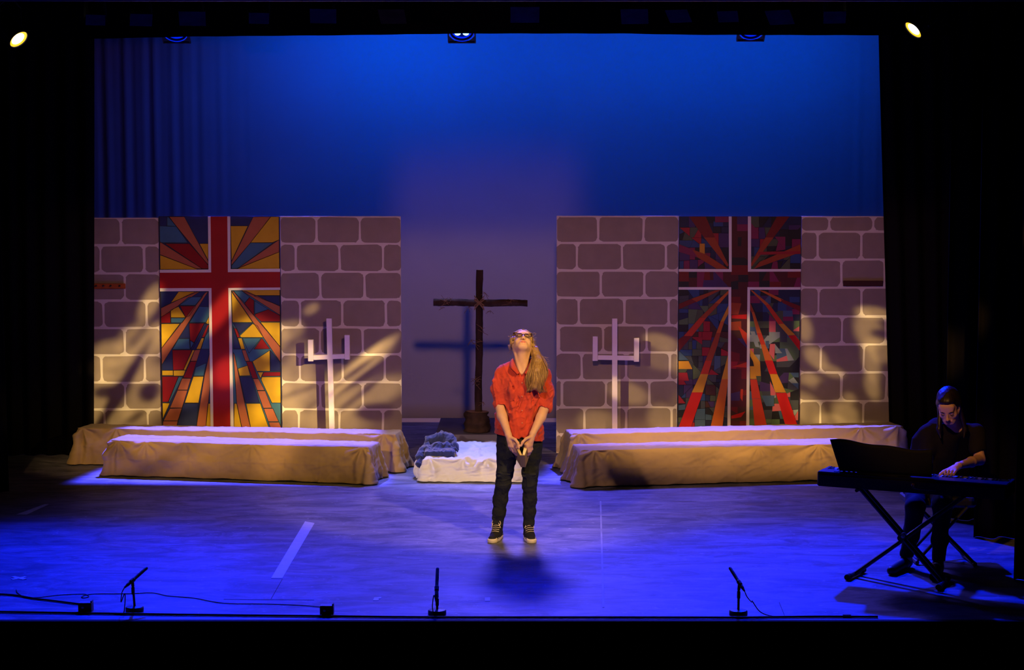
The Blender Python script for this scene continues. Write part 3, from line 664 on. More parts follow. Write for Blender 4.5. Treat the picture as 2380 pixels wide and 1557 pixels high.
RL += [I_('magenta', (290, 38), (384, 38), (384, 78), (290, 80)), I_('amber', (182, 228), (218, 228), (218, 310), (182, 295)), I_('magenta', (540, 85), (600, 150), (540, 155)), I_('magenta', (705, 180), (778, 180), (778, 275)),
 I_('deepred', (108, 38), (225, 38), (288, 185), (213, 185)), I_('rust', (213, 185), (288, 185), (384, 378), (374, 388)), I_('magenta', (38, 232), (130, 268), (170, 325), (38, 285)), I_('rust', (130, 268), (220, 300), (380, 403), (300, 402), (170, 325)),
 I_('deepred', (720, 38), (808, 38), (697, 185), (640, 185)), I_('rust', (640, 185), (697, 185), (545, 388), (536, 372)), I_('rust', (884, 232), (884, 288), (560, 403), (600, 355)), I_('crimson', (590, 285), (884, 280), (884, 300), (590, 305)),
 I_('rust', (330, 550), (290, 553), (125, 612), (160, 635)), I_('deepred', (125, 612), (160, 632), (36, 686), (36, 648)),
 I_('orange', (384, 553), (384, 572), (322, 645), (290, 640)), I_('rust', (290, 640), (322, 645), (228, 745), (182, 745)), I_('redorange', (182, 745), (228, 745), (130, 870), (72, 870)), I_('deepred', (72, 870), (130, 870), (38, 978), (34, 895)),
 I_('amber', (384, 655), (384, 710), (352, 770), (328, 770)), I_('orange', (328, 770), (354, 768), (328, 848), (298, 848)), I_('rust', (298, 848), (328, 848), (305, 940), (262, 940)), I_('rust', (262, 940), (305, 940), (268, 1042), (222, 1042)),
 I_('redorange', (222, 1042), (268, 1042), (242, 1135), (188, 1135)), I_('amber', (188, 1135), (242, 1135), (205, 1262), (128, 1262)), I_('brightred', (128, 1262), (205, 1262), (118, 1520), (33, 1520)),
 I_('amber', (384, 985), (382, 1170), (335, 1170)), I_('orange', (335, 1170), (382, 1170), (364, 1310), (303, 1310)), I_('orange', (303, 1310), (364, 1310), (340, 1520), (256, 1520)),
 I_('amber', (36, 1045), (105, 1045), (132, 1100), (36, 1100)), I_('crimson', (36, 1125), (95, 1125), (108, 1182), (36, 1182)), I_('crimson', (128, 878), (200, 878), (200, 930)), I_('crimson', (262, 1100), (315, 1140), (240, 1140)), I_('crimson', (36, 1280), (85, 1338), (36, 1338)),
 I_('orange', (590, 549), (640, 560), (765, 618), (745, 632)), I_('deepred', (745, 612), (882, 662), (882, 700), (760, 640)), I_('orange', (535, 551), (552, 555), (665, 650), (640, 656)), I_('redorange', (640, 656), (665, 650), (768, 785), (730, 788)),
 I_('amber', (730, 788), (768, 785), (846, 862), (798, 866)), I_('brightred', (798, 868), (848, 864), (880, 908), (880, 972)),
 I_('rust', (534, 640), (562, 705), (545, 710), (534, 690)), I_('orange', (545, 705), (562, 705), (612, 850), (580, 850)), I_('redorange', (580, 850), (612, 850), (640, 930), (608, 930)), I_('orange', (608, 930), (640, 930), (690, 1040), (636, 1040)),
 I_('brightred', (636, 1040), (690, 1040), (722, 1134), (668, 1135)), I_('amber', (670, 1135), (722, 1135), (782, 1262), (708, 1262)), I_('brightred', (712, 1265), (785, 1265), (870, 1520), (785, 1520)),
 I_('amber', (534, 960), (602, 1050), (608, 1148), (575, 1148), (555, 1050), (534, 1010)), I_('amber', (532, 1080), (562, 1080), (578, 1168), (534, 1168)), I_('redorange', (534, 1172), (580, 1172), (608, 1306), (546, 1306)), I_('redorange', (548, 1308), (608, 1308), (654, 1520), (566, 1520)),
 I_('pale', (535, 838), (565, 838), (600, 950), (570, 945)), I_('pink', (672, 925), (708, 925), (700, 1035), (665, 990)), I_('pale', (705, 925), (757, 990), (708, 990)), I_('pink', (672, 1185), (710, 1262), (710, 1282), (675, 1282)), I_('steel', (612, 1285), (700, 1285), (700, 1358), (645, 1358)),
 I_('redorange', (450, 800), (510, 850), (510, 935), (480, 880)), I_('brightred', (405, 725), (510, 720), (508, 752), (405, 748)), I_('redorange', (405, 1085), (510, 1052), (508, 1090)), I_('redorange', (468, 1240), (485, 1240), (480, 1325), (466, 1300)), I_('brightred', (402, 1425), (500, 1395), (470, 1435), (402, 1445))]
RC = [(iw, [(385, 36), (405, 36), (405, 424), (387, 406)], .008), (iw, [(34, 405), (387, 405), (405, 424), (34, 423)], .008),
      (iw, [(518, 36), (540, 36), (540, 405), (518, 423)], .008), (iw, [(540, 405), (890, 405), (890, 422), (518, 423)], .008),
      (iw, [(30, 531), (402, 531), (384, 548), (30, 548)], .008), (iw, [(384, 547), (402, 531), (396, 1700), (374, 1700)], .008),
      (iw, [(515, 531), (890, 531), (890, 548), (533, 548)], .008), (iw, [(515, 531), (533, 548), (526, 1700), (505, 1700)], .008)]
glass_panel('window_panel', 'tall painted stained-glass panel, dark red cross over many small blue and green shards', (1565, 490), YF - .012, XQ0, XQ1, RL, Rm, RC, .0022)

# peg rail on the left flat, dark bar on the right flat
a = at_y(205, 659, YF - .02); b = at_y(291, 659, YF - .02)
t = thing('wall_rail', 'short orange-brown wooden rail on the brick wall at far left', 'rail', ((a.x + b.x) / 2, YF - .02, a.z - .03))
m = MB(); m.box(((a.x + b.x) / 2, YF - .014, a.z - .027), ((b.x - a.x) / 2, .012, .027), bev=.004); m.build('board', mat('orange_wood', rgb(170, 82, 30), .6, .3, var=.4, vscale=14, stretch=(1, 1, 6)), t)
for px in (224, 241, 258, 279):
    q = at_y(px, 664, YF - .03); m = MB(); m.lathe([(0, -.026), (.010, -.024), (.011, -.018), (.005, -.010), (.005, .006)], (q.x, YF - .028, q.z), (0, 1, 0), 10); m.build('peg', mat('dark_knob', (.03, .015, .008, 1), .5, .4), t, smooth=True)
a = at_y(1960, 652, YF - .02); b = at_y(2052, 652, YF - .02)
m = MB(); m.box(((a.x + b.x) / 2, YF - .014, a.z - .03), ((b.x - a.x) / 2, .012, .028), bev=.004)
tag(m.build('wall_rail', mat('dark_maroon_wood', rgb(60, 18, 20), .6, .3, var=.2, vscale=14)), 'dark maroon wooden rail on the brick wall at far right', 'rail')

# white candelabra crosses
WP = mat('white_paint', rgb(222, 206, 208), .55, .3, var=.05, vscale=12)
def candelabrum(label, pxc, ytop, arms, Y):
    """arms: (px, y tip, y corner) for the left and right arm; all square timber"""
    pb = at_y(pxc[1], 1000, Y); pt = at_y(pxc[0], ytop, Y); h = .026
    t = thing('candelabrum_cross', label, 'cross', (pb.x, Y, 0), 'white crosses with upturned arms')
    m = MB(); bx = pb.x + (pb.x - pt.x) * (pb.z / (pt.z - pb.z))
    n = MB(); n.add([(bx - h, Y - h, 0.02), (bx + h, Y - h, 0.02), (bx + h, Y + h, 0.02), (bx - h, Y + h, 0.02), (pt.x - h, Y - h, pt.z), (pt.x + h, Y - h, pt.z), (pt.x + h, Y + h, pt.z), (pt.x - h, Y + h, pt.z)],
          [(0, 3, 2, 1), (4, 5, 6, 7), (0, 1, 5, 4), (1, 2, 6, 5), (2, 3, 7, 6), (3, 0, 4, 7)]); n.build('post', WP, t)
    c = []
    for (px, yt, yc) in arms:
        q = at_y(px, yc, Y); q2 = at_y(px, yt, Y); c.append(q)
        m = MB(); m.box((q.x, Y, (q.z + q2.z) / 2 - .005), (h, h, (q2.z - q.z) / 2 + .005 + h), bev=.002); m.build('upright', WP, t)
    m = MB(); a, b = c; d = (b - a); L = d.length / 2 - h; R = Matrix.Rotation(-math.atan2(d.z, d.x), 3, 'Y'); m.box((a + b) / 2, (L, h - .002, h - .002), rot=R, bev=.002); m.build('crossbar', WP, t)
    m = MB(); m.box((bx, Y, .012), (.2, .10, .012), bev=.003); m.build('foot_board', WP, t)
candelabrum('white cross with upturned arms in front of the left brick wall', (765, 772), 740, [(722.5, 795, 831), (807.5, 784, 827)], 16.80)
candelabrum('white cross with upturned arms in front of the right brick wall', (1428.5, 1428.5), 740, [(1383, 787, 830), (1479, 791, 832)], 16.80)

# rustic cross on a stump, on a low platform
BARK = mat('bark', (.050, .026, .018, 1), .95, .15, var=.6, vscale=14, bump=.8, bscale=30, stretch=(1, 1, .35))
CUTW = mat('cut_wood', (.30, .16, .09, 1), .85, .2, var=.4, vscale=20)
YX = 16.75; base_p = at_y(1107, 1008, YX); zp = .262
pl0 = at_y(1008, 1000, 17.4); 
m = MB(); m.box((-.27, 17.2, zp / 2 - .005), (.50, .65, zp / 2 - .005), bev=.006)
tag(m.build('platform', mat('platform_paint', (.10, .085, .12, 1), .7, .3, var=.3, vscale=4)), 'low dark platform in the gap, under the rough wooden cross', 'platform')
def log(m, a, b, ra, rb, seed, n=20, seg=34, rough=.16, mi=0, cap=1):
    a = Vector(a); b = Vector(b); t = (b - a).normalized(); u = t.orthogonal().normalized(); w = t.cross(u); vs = []
    for i in range(seg + 1):
        v = i / seg; c = a.lerp(b, v) + (u * mn.noise(Vector((v * 3, seed, 0))) + w * mn.noise(Vector((v * 3, seed, 5)))) * ra * .25
        for k in range(n):
            an = 2 * math.pi * k / n; r = (ra + (rb - ra) * v) * (1 + rough * mn.noise(Vector((math.cos(an) * 1.6, math.sin(an) * 1.6, v * 9 + seed))) + rough * .7 * mn.noise(Vector((math.cos(an) * 5, math.sin(an) * 5, v * 24 + seed))))
            vs.append(c + (u * math.cos(an) + w * math.sin(an)) * r)
    fs = [(i * n + k, i * n + (k + 1) % n, (i + 1) * n + (k + 1) % n, (i + 1) * n + k) for i in range(seg) for k in range(n)]
    m.add(vs, fs, mi); m.add(vs[:n], [tuple(range(n))[::-1]], cap); m.add(vs[-n:], [tuple(range(n))], cap)
t = thing('wooden_cross', 'rough dark log cross bound with twine, standing on a tree stump', 'cross', (base_p.x, YX, zp))
ct = at_y(1115, 627, YX); cb = at_y(1112, 965, YX); m = MB(); log(m, (cb.x, YX, cb.z - .05), (ct.x, YX, ct.z), .038, .034, 3); m.build('upright_log', [BARK, CUTW], t, smooth=True)
cl_ = at_y(1008, 702, YX); c_r = at_y(1226, 704, YX); m = MB(); log(m, (cl_.x, YX - .055, cl_.z), (c_r.x, YX - .055, c_r.z), .036, .033, 8); m.build('cross_log', [BARK, CUTW], t, smooth=True)
m = MB(); st = at_y(1108, 985, YX); log(m, (st.x, YX, zp - .002), (st.x + .005, YX, zp + .20), .135, .115, 5, 36, 14, .12); m.build('stump', [BARK, CUTW], t, smooth=True)
m = MB(); rnd = random.Random(4); TW = mat('twine', rgb(120, 92, 66), .9, .1)
cc = at_y(1114, 703, YX - .05)
for k in range(9):
    a_ = rnd.uniform(-.03, .03); s_ = 1 if k % 2 else -1
    m.tube([(cc.x - .05, YX - .095, cc.z - s_ * .05 + a_), (cc.x, YX - .10, cc.z + a_ * .4), (cc.x + .05, YX - .095, cc.z + s_ * .05 + a_)], .0035, 5)
for (px, py, n_) in ((1040, 700, 8), (1185, 704, 6), (1110, 800, 5), (1112, 888, 8), (1115, 765, 4)):
    for k in range(n_):
        q = at_y(px + rnd.uniform(-9, 9), py + rnd.uniform(-8, 8), YX - .09); d = Vector((rnd.uniform(-.06, .06), rnd.uniform(-.02, .01), rnd.uniform(-.05, .03))); m.tube([q - d, q + Vector((0, -.01, 0)), q + d], .002, 4)
for (px, py) in ((1030, 715), (1090, 712), (1140, 722), (1127, 680), (1095, 790), (1124, 935)):
    for k in range(5):
        q = at_y(px, py, YX - .04); m.tube([q, q + Vector((rnd.uniform(-.05, .05), rnd.uniform(-.03, .03), rnd.uniform(-.08, .01)))], .0022, 4)
tag(m.build('twine_binding', TW, t), kind='stuff')

# ------------------------------------------------------------------ draped benches
BROWN = mat('brown_cloth', (.33, .228, .120, 1), .9, .15, var=.12, vscale=5, bump=.12, bscale=260, sheen=.1)
UNDER = mat('bench_timber', (.15, .10, .06, 1), .8, .2)
def draped(name, cat, label, c, L, D, h, rot, cloth, gathers, seed=0, amp=.02, flare=.05, r=.02, pleat=1.0, creases=True, topn=.004, core='bench_frame', sag=0, hem=.012, group=None):
    t = thing(name, label, cat, (c[0], c[1], 0), group)
    R = Matrix.Rotation(rot, 3, 'Z')
    a = L / 2; b = D / 2; per = []
    def seg(p0, p1, n):
        for i in range(n): per.append((p0[0] + (p1[0] - p0[0]) * i / n, p0[1] + (p1[1] - p0[1]) * i / n))
    st = .011; nc = 8
    corners = [(a - r, -b + r, -90), (a - r, b - r, 0), (-a + r, b - r, 90), (-a + r, -b + r, 180)]
    pts = []
    for i, (cx_, cy_, a0_) in enumerate(corners):
        for k in range(nc + 1):
            w = math.radians(a0_ + 90 * k / nc); pts.append((cx_ + r * math.cos(w), cy_ + r * math.sin(w)))
        nx_ = corners[(i + 1) % 4]; w = math.radians(nx_[2]); q = (nx_[0] + r * math.cos(w), nx_[1] + r * math.sin(w)); p0 = pts[-1]; n = int(math.dist(p0, q) / st)
        for k in range(1, n): pts.append((p0[0] + (q[0] - p0[0]) * k / n, p0[1] + (q[1] - p0[1]) * k / n))
    N = len(pts); U = [0]
    for i in range(1, N): U.append(U[-1] + math.dist(pts[i - 1], pts[i]))
    nrm = []
    for i in range(N):
        p0 = pts[i - 1]; p1 = pts[(i + 1) % N]; d = Vector((p1[0] - p0[0], p1[1] - p0[1])).normalized(); nrm.append((d.y, -d.x))
    vs = []; fs = []
    rows_top = 12; rows = 34
    for j in range(rows_top):      # top: shrinks to the long axis
        v = j / rows_top; sft = (1 - v)
        for i in range(N):
            x, y = pts[i]; lx = max(min(x, a - b), -(a - b)) if a > b else 0
            X_ = lx + (x - lx) * v; Y_ = y * v
            z = h + topn * (mn.noise(Vector((X_ * 7, Y_ * 9, seed))) + .6 * mn.noise(Vector((X_ * 22, Y_ * 22, seed + 3)))) * 1.6 - sag * (1 - v) * .5
            z += topn * 2.2 * (1 - abs(mn.noise(Vector((X_ * 4, Y_ * 6, seed + 7)))) * 6 if abs(mn.noise(Vector((X_ * 4, Y_ * 6, seed + 7)))) < .16 else 0) * .5
            vs.append((X_, Y_, z))
    for j in range(rows + 1):
        v = j / rows; w = v * h
        for i in range(N):
            x, y = pts[i]; u = U[i]; nx_, ny_ = nrm[i]
            env = min(1, v * 3)
            d = flare * v * v + amp * env * (1.2 * mn.noise(Vector((u * 3.1 + v * .9, v * 1.6, seed + 11))) + .6 * mn.noise(Vector((u * 7 - v * 2.5, v * 2.6, seed + 12))) + .7 * max(0, .25 - abs(mn.noise(Vector((u * 5 + v * 3.0, v * 2.2, seed + 15))))) * 2 + .34 * mn.noise(Vector((u * 26, v * 9, seed + 13))))
            for (gx, gy, ga, gn, gr) in gathers:    # gather points: folds fan out of them
                ds = math.dist((x, y), (gx * a, gy * b)); s_ = ((x - gx * a) if abs(gy) > .99 else (y - gy * b))
                rr = math.hypot(s_, w + .004) if (abs(gy) > .99 and ny_ * gy > .5) or (abs(gx) > .99 and abs(gy) < .99 and nx_ * gx > .5) else 9
                if rr < gr * 2.5: d += ga * pleat * math.cos(gn * math.atan2(w + .004, s_)) * math.exp(-(rr / gr) ** 2) * min(1, rr / .07)
            # corners: hanging point of loose cloth
            for (sx_, sy_) in ((1, -1), (1, 1), (-1, 1), (-1, -1)):
                dc = math.dist((x, y), (sx_ * a, sy_ * b))
                if dc < .22:
                    e = math.exp(-(dc / .075) ** 2); d += (.055 * v * e + .022 * env * math.cos(dc * 60) * math.exp(-(dc / .13) ** 2)) * (flare / .05)
            if creases and ny_ < -.5:
                for cu in (-.62, -.36, -.12, .12, .38, .64):
                    q = abs(x - cu * a + .01 * mn.noise(Vector((v * 4, cu, 1))));  d += .006 * math.exp(-(q / .007) ** 2) * env
                q = abs(v - .52 + .012 * math.sin(x * 3)); d += .005 * math.exp(-(q / .022) ** 2)
            z = h - w; z = z * (1 - hem / h) + hem * (1 + .8 * mn.noise(Vector((u * 5, 0, seed + 20)))) * 1.0 if v > 0 else h
            z = max(z * 1.0, .003)
            if v < .08: d -= r * .4 * (1 - v / .08)
            vs.append((x + nx_ * d, y + ny_ * d, z + (topn * 1.2 * mn.noise(Vector((x * 7, y * 9, seed))) if v < .1 else 0)))
    tot = rows_top + rows + 1
    for j in range(tot - 1):
        for i in range(N): fs.append((j * N + i, j * N + (i + 1) % N, (j + 1) * N + (i + 1) % N, (j + 1) * N + i)[::-1])
    m = MB(); m.add([R @ Vector(v_) + Vector((c[0], c[1], 0)) for v_ in vs], fs)
    o = m.build('cloth_cover', cloth, t, smooth=True); md = o.modifiers.new('t', 'SOLIDIFY'); md.thickness = .003; md.offset = -1
    m = MB(); hh = h - .03
    m.box(R @ Vector((0, 0, hh - .02)) + Vector((c[0], c[1], 0)), (a - .05, b - .05, .018), rot=R)
    for sx_ in (-1, 1):
        m.box(R @ Vector((sx_ * (a - .12), 0, (hh - .04) / 2)) + Vector((c[0], c[1], 0)), (.02, b - .07, (hh - .04) / 2 - .002), rot=R)
    m.build(core, UNDER, t)
    return t
def bench_between(label, pl, pr, zl, D, h, gathers, seed, **kw):
    """front floor line from photo px pl to pr"""
    A = on_floor(*pl); B = on_floor(*pr); d = B - A; L = d.length; rot = math.atan2(d.y, d.x); n = Vector((-math.sin(rot), math.cos(rot), 0)); c = (A + B) / 2 + n * (D / 2 + .03)
    return draped('draped_bench', 'bench', label, c, L - .06, D, h, rot, BROWN, gathers, seed, **kw)
bench_between('brown cloth-covered bench at back left, under the yellow and red window panel', (172, 1080), (925, 1098), 0, .32, .36,
   [(-.75, -1, .016, 7, .2), (-.97, -1, .03, 6, .25), (.93, -1, .02, 7, .2), (.2, -1, .008, 6, .15)], 31, flare=.045)
bench_between('brown cloth-covered bench at front left, nearest the camera', (243, 1106), (862, 1127), 0, .40, .335,
   [(-.93, -1, .020, 9, .24), (-.7, -1, .014, 9, .26), (.12, -1, .012, 8, .17), (.95, -1, .026, 7, .2), (-.4, -1, .008, 7, .2)], 47, flare=.04)
bench_between('brown cloth-covered bench at back right, under the dark red window panel', (1322, 1100), (2108, 1078), 0, .33, .37,
   [(-.95, -1, .024, 7, .22), (.74, -1, .016, 8, .2), (.97, -1, .024, 7, .22), (.2, -1, .008, 6, .2)], 53, flare=.045)
bench_between('brown cloth-covered bench at front right, nearest the camera', (1343, 1134), (1990, 1116), 0, .40, .335,
   [(-.90, -1, .026, 7, .17), (-.78, -1, .012, 8, .25), (.3, -1, .010, 8, .2), (.75, -1, .02, 8, .3), (.97, -1, .02, 7, .2)], 61, flare=.04)
# white covered block in the middle
WHITE = mat('white_sheet', (.72, .70, .70, 1), .85, .15, bump=.05, bscale=200)
A = on_floor(990, 1122); Bq = on_floor(1236, 1124)
bed = draped('covered_block', 'block', 'low block under a crumpled white sheet, behind the singer', ((A.x + Bq.x) / 2, A.y + .62, 0), Bq.x - A.x - .02, 1.14, .215, math.atan2(Bq.y - A.y, Bq.x - A.x), WHITE,
   [(-.9, -1, .02, 5, .16), (-.25, -1, .014, 6, .14), (.2, -1, .022, 5, .15), (.05, -1, .012, 7, .12)], 77, amp=.028, flare=.035, topn=.015, pleat=1.5, creases=False, core='block_frame', hem=.008, r=.03)
# ------------------------------------------------------------------ coat on the block, loose sheet corner
COAT = mat('navy_coat', (.012, .022, .12, 1), .75, .3, var=.5, vscale=16, bump=.3, bscale=60, sheen=.3)
def SP(px, py, Y): return at_y(px, py, Y)
F = Field((-1.02, 15.0, .0), (-.42, 16.4, .50), .0055)
def cc_(pts, rs, k=.02, dY=.55): F.chain([SP(p_[0], p_[1], p_[2] + dY) for p_ in pts], rs, k)
def cr_(x, y, z, sd, w=4.0): return np.clip(1 - np.abs(snoise(x, y, z, sd)) * w, 0, 1)
cc_([(988, 1040, 15.2), (1002, 1028, 15.22), (1018, 1020, 15.25), (1034, 1018, 15.22), (1050, 1024, 15.12), (1060, 1036, 15.0), (1064, 1050, 14.92)], [.040, .052, .056, .054, .042, .028, .010], .04)
cc_([(1000, 1044, 14.98), (1018, 1042, 14.95), (1034, 1041, 14.97), (1048, 1040, 15.0)], [.042, .050, .048, .034], .04)
cc_([(1006, 1026, 15.35), (1028, 1016, 15.42), (1042, 1019, 15.38)], [.045, .048, .036], .04)
cc_([(992, 1038, 15.1), (983, 1050, 15.0), (977, 1062, 14.92), (974, 1078, 14.84)], [.042, .046, .038, .026], .03)
cc_([(991, 1016, 15.25), (1002, 1026, 15.2)], [.008, .024]); cc_([(1040, 1038, 14.95), (1056, 1042, 14.90), (1065, 1050, 14.87)], [.022, .018, .006])
F.box(SP(1022, 1050, 15.45), (.14, .15, .030), None, .02, .03)
F.disp(lambda x, y, z: .011 * cr_(x * 30 + z * 14, y * 14, z * 12 - x * 12, 3, 2.2) + .008 * cr_(x * 52 - z * 40, y * 30, z * 44, 5, 2.4) + .004 * snoise(x * 26, y * 20, z * 26, 7) - .006)
o = F.mesh('coat', COAT); tag(o, 'dark blue coat heaped on the left end of the white-covered block', 'coat')
F = Field((-1.04, 15.0, .0), (-.76, 15.9, .34), .005)
cc_([(984, 1058, 15.0), (975, 1080, 14.95), (971, 1096, 14.9), (977, 1108, 14.85), (990, 1117, 14.80)], [.026, .040, .034, .026, .016], .03)
F.cap(SP(984, 1076, 15.5), SP(986, 1106, 15.45), .040, .030, .03)
F.disp(lambda x, y, z: .007 * snoise(x * 40, y * 30, z * 16, 8) + .004 * snoise(x * 90, y * 70, z * 50, 6))
F.half((0, 0, -1), -.003)
sc_ = F.mesh('loose_sheet_corner', WHITE, bed)

# ------------------------------------------------------------------ microphones, boxes and cables along the stage edge
def mic(label, pb, ptop, tail, tip, tipdy, cab):
    g = on_floor(*pb); t = thing('microphone_stand', label, 'microphone', (g.x, g.y, 0), 'microphones along the stage edge')
    m = MB(); m.lathe([(0, 0), (.054, 0), (.057, .004), (.057, .026), (.052, .032), (.014, .036), (0, .036)], g, (0, 0, 1), 36); m.build('round_base', METAL, t, smooth=False)
    top = at_y(ptop[0], ptop[1], g.y); m = MB(); m.tube([g + Vector((0, 0, .034)), top], .0075, 12); m.tube([top - Vector((0, 0, .055)), top - Vector((0, 0, .01))], .0105, 12); m.build('pole', METAL, t)
    m = MB(); m.tube([top - Vector((0, 0, .034)), top - Vector((0, 0, .016))], .011, 12); m.build('brass_collar', mat('collar', (.16, .10, .06, 1), .5, .4), t)
    a = at_y(tail[0], tail[1], g.y - tipdy * .35); b = at_y(tip[0], tip[1], g.y + tipdy); d = (b - a).normalized()
    L = (b - a).length; m = MB(); m.lathe([(0, 0), (.006, 0), (.0075, .015), (.0105, .03), (.0105, L - .012), (.009, L - .003), (0, L)], a, d, 14); mic_o = m.build('microphone', METAL, t)
    m = MB()
    for k in range(5): m.lathe([(.0104, L * .55 + k * .012), (.0108, L * .55 + k * .012 + .003), (.0104, L * .55 + k * .012 + .006)], a, d, 14)
    m.build('grille_slots', BLACK, mic_o)
    m = MB(); mid = a + d * L * .33; m.tube([top - Vector((0, 0, .004)), mid], .010, 10); m.lathe([(.0125, -.018), (.014, -.015), (.014, .015), (.0125, .018)], mid, d, 14); m.build('clip', METAL, t)
    m = MB(); m.tube(bez([a - d * .004] + [Vector(c) for c in cab(g, a, d)], 8), .0032, 6); m.build('microphone_cable', CABLE, t)
def cab1(g, a, d): return [a - d * .03 + Vector((0, 0, -.02)), a + Vector((-.022, -.01, -.09)), Vector((g.x - .055, g.y - .02, .12)), Vector((g.x - .05, g.y - .055, .04)), Vector((g.x - .06, g.y - .075, .006)), Vector((g.x - .13, g.y - .085, .005))]
mic('thin black microphone on short stand at the left of the stage edge', (313, 1421), (309, 1361), (290, 1365), (342, 1319), .14, cab1)
def cab2(g, a, d): return [a - d * .03, Vector((g.x - .018, g.y - .03, .13)), Vector((g.x - .028, g.y - .03, .06)), Vector((g.x - .02, g.y - .062, .008)), Vector((g.x - .05, g.y - .075, .005))]
mic('thin black microphone on short stand at the middle of the stage edge', (1016, 1428.5), (1016, 1387), (1014, 1392), (1017, 1320), .16, cab2)
def cab3(g, a, d): return [a - d * .03 + Vector((.006, 0, -.02)), a + Vector((.045, 0, -.07)), Vector((g.x + .085, g.y - .01, .09)), Vector((g.x + .13, g.y - .03, .03)), Vector((g.x + .20, g.y - .045, .006)), Vector((g.x + .30, g.y - .05, .005))]
mic('thin black microphone on short stand at the right of the stage edge', (1716, 1429.5), (1717, 1370), (1730, 1373), (1696, 1319), .14, cab3)
def jbox(label, px, py):
    g = on_floor(px, py); g.y += .03; g.z = 0; t = thing('junction_box', label, 'box', g, 'small black boxes on the stage edge')
    m = MB(); m.box(g + Vector((0, 0, .030)), (.042, .03, .028), bev=.003); m.build('case', METAL, t)
    m = MB(); m.box(g + Vector((0, .002, .0595)), (.040, .026, .0012)); m.build('top_plate', mat('grey_plate', (.22, .22, .24, 1), .5, .4), t)
    m = MB(); m.lathe([(.0075, 0), (.0095, .001), (.0095, .004), (.0055, .005), (0, .005)], g + Vector((-.012, -.030, .034)), (0, -1, 0), 16); m.build('socket', mat('socket_ring', (.45, .45, .5, 1), .3, .6, .5), t)
    m = MB(); m.box(g + Vector((.038, .0, .066)), (.004, .02, .006)); m.build('handle', METAL, t)
jbox('small black connector box on the stage edge at far left', 197, 1424)
jbox('small black connector box on the stage edge between the first two microphones', 759, 1431)
def fl(px, py, z=.004): q = on_floor(px, py); q.z = z; return q
def cable(label, pts, r, name='cable'):
    m = MB(); m.tube(bez([fl(*p, z=r + .001) for p in pts], 6), r, 6); return tag(m.build(name, CABLE, smooth=True), label, 'cable')
cable('thick black cable run along the whole stage edge', [(-30, 1424), (190, 1427.5), (430, 1431), (760, 1434.5), (1010, 1437), (1400, 1437.2), (1716, 1437.6), (1800, 1436.6), (1900, 1435.5), (2040, 1436)], .007, 'edge_cable')
cable('black cable lying from the far left edge to the left connector box', [(-40, 1381), (30, 1385), (80, 1393), (130, 1399), (184, 1406)], .006)
cable('thin black cable snaking across the floor to the second connector box', [(38, 1372), (42, 1380), (60, 1389), (90, 1389.5), (140, 1384), (190, 1382), (203, 1384), (206, 1388), (196, 1391), (190, 1388), (200, 1384), (230, 1381.5), (300, 1381), (354, 1379), (390, 1386), (450, 1391), (520, 1403), (620, 1405), (700, 1408), (744, 1412)], .0028)
q = fl(1970, 1435); m = MB(); m.tube([q + Vector((-.03, 0, .006)), q + Vector((.02, 0, .006))], .009, 10); tag(m.build('cable_joint', mat('tan_tape', (.30, .24, .14, 1), .7, .2)), 'tan cable joint on the stage edge at lower right', 'connector')
# tape on the floor
TAPE = mat('floor_tape', (.66, .66, .72, 1), .6, .3, var=.12, vscale=12)
def tape(label, quad, name='floor_tape', mt=None):
    P = [fl(*p, z=0) for p in quad]; n = len(P); m = MB()
    m.add([(p.x, p.y, .0022) for p in P] + [(p.x, p.y, .0003) for p in P], [tuple(range(n))[::-1]] + [(i, (i + 1) % n, n + (i + 1) % n, n + i) for i in range(n)]); tag(m.build(name, mt or TAPE), label, 'tape')
tape('wide pale strip of tape on the floor left of the singer', [(709, 1212), (731, 1216), (656, 1344), (630, 1344)])
tape('long thin pale line of tape on the floor right of the singer', [(1394, 1165), (1397.5, 1165), (1405, 1412), (1400, 1412)], mt=mat('thin_tape', (.36, .36, .42, 1), .6, .3, var=.4, vscale=3))
tape('pale strip of tape on the floor at far left', [(104, 1172), (114, 1172), (62, 1196), (38, 1196)])
tape('small pale square of tape near the middle microphone, to its right', [(1127, 1389), (1139, 1389), (1139, 1397), (1127, 1397)])
tape('small torn scrap of tape left of the middle microphone', [(870, 1389), (886, 1388), (886, 1391), (880, 1392), (880, 1396), (867, 1396)])
m = MB()
for zz_, (a, b) in enumerate((((28, 1347), (60, 1341)), ((30, 1341), (58, 1347)))):
    A_ = fl(*a, z=.0005 + .0012 * zz_); B_ = fl(*b, z=.0005 + .0012 * zz_); d = (B_ - A_).normalized(); n_ = Vector((-d.y, d.x, 0)) * .016
    m.add([A_ + n_, A_ - n_, B_ - n_, B_ + n_, A_ + n_ + Vector((0, 0, .002)), A_ - n_ + Vector((0, 0, .002)), B_ - n_ + Vector((0, 0, .002)), B_ + n_ + Vector((0, 0, .002))], [(0, 1, 2, 3), (4, 7, 6, 5), (0, 4, 5, 1), (1, 5, 6, 2), (2, 6, 7, 3), (3, 7, 4, 0)])
tag(m.build('floor_mark', TAPE), 'pale X-shaped tape mark on the floor at far left', 'tape')
# seams in the floor boards
SE = mat('seam_dark', (.02, .02, .03, 1), .8, .1)
for a, b, lb in (((656, 1346), (630, 1392), 'dark seam in the floor below the wide strip of tape'), ((520, 1393), (730, 1395), 'faint dark seam across the floor at lower left'), ((1811, 1400), (1824, 1432), 'short dark seam in the floor near the right microphone')):
    A_ = fl(*a, z=.0006); B_ = fl(*b, z=.0006); m = MB(); m.tube([A_, B_], .0016, 4); o = m.build('trim_1', SE); o['kind'] = 'structure'

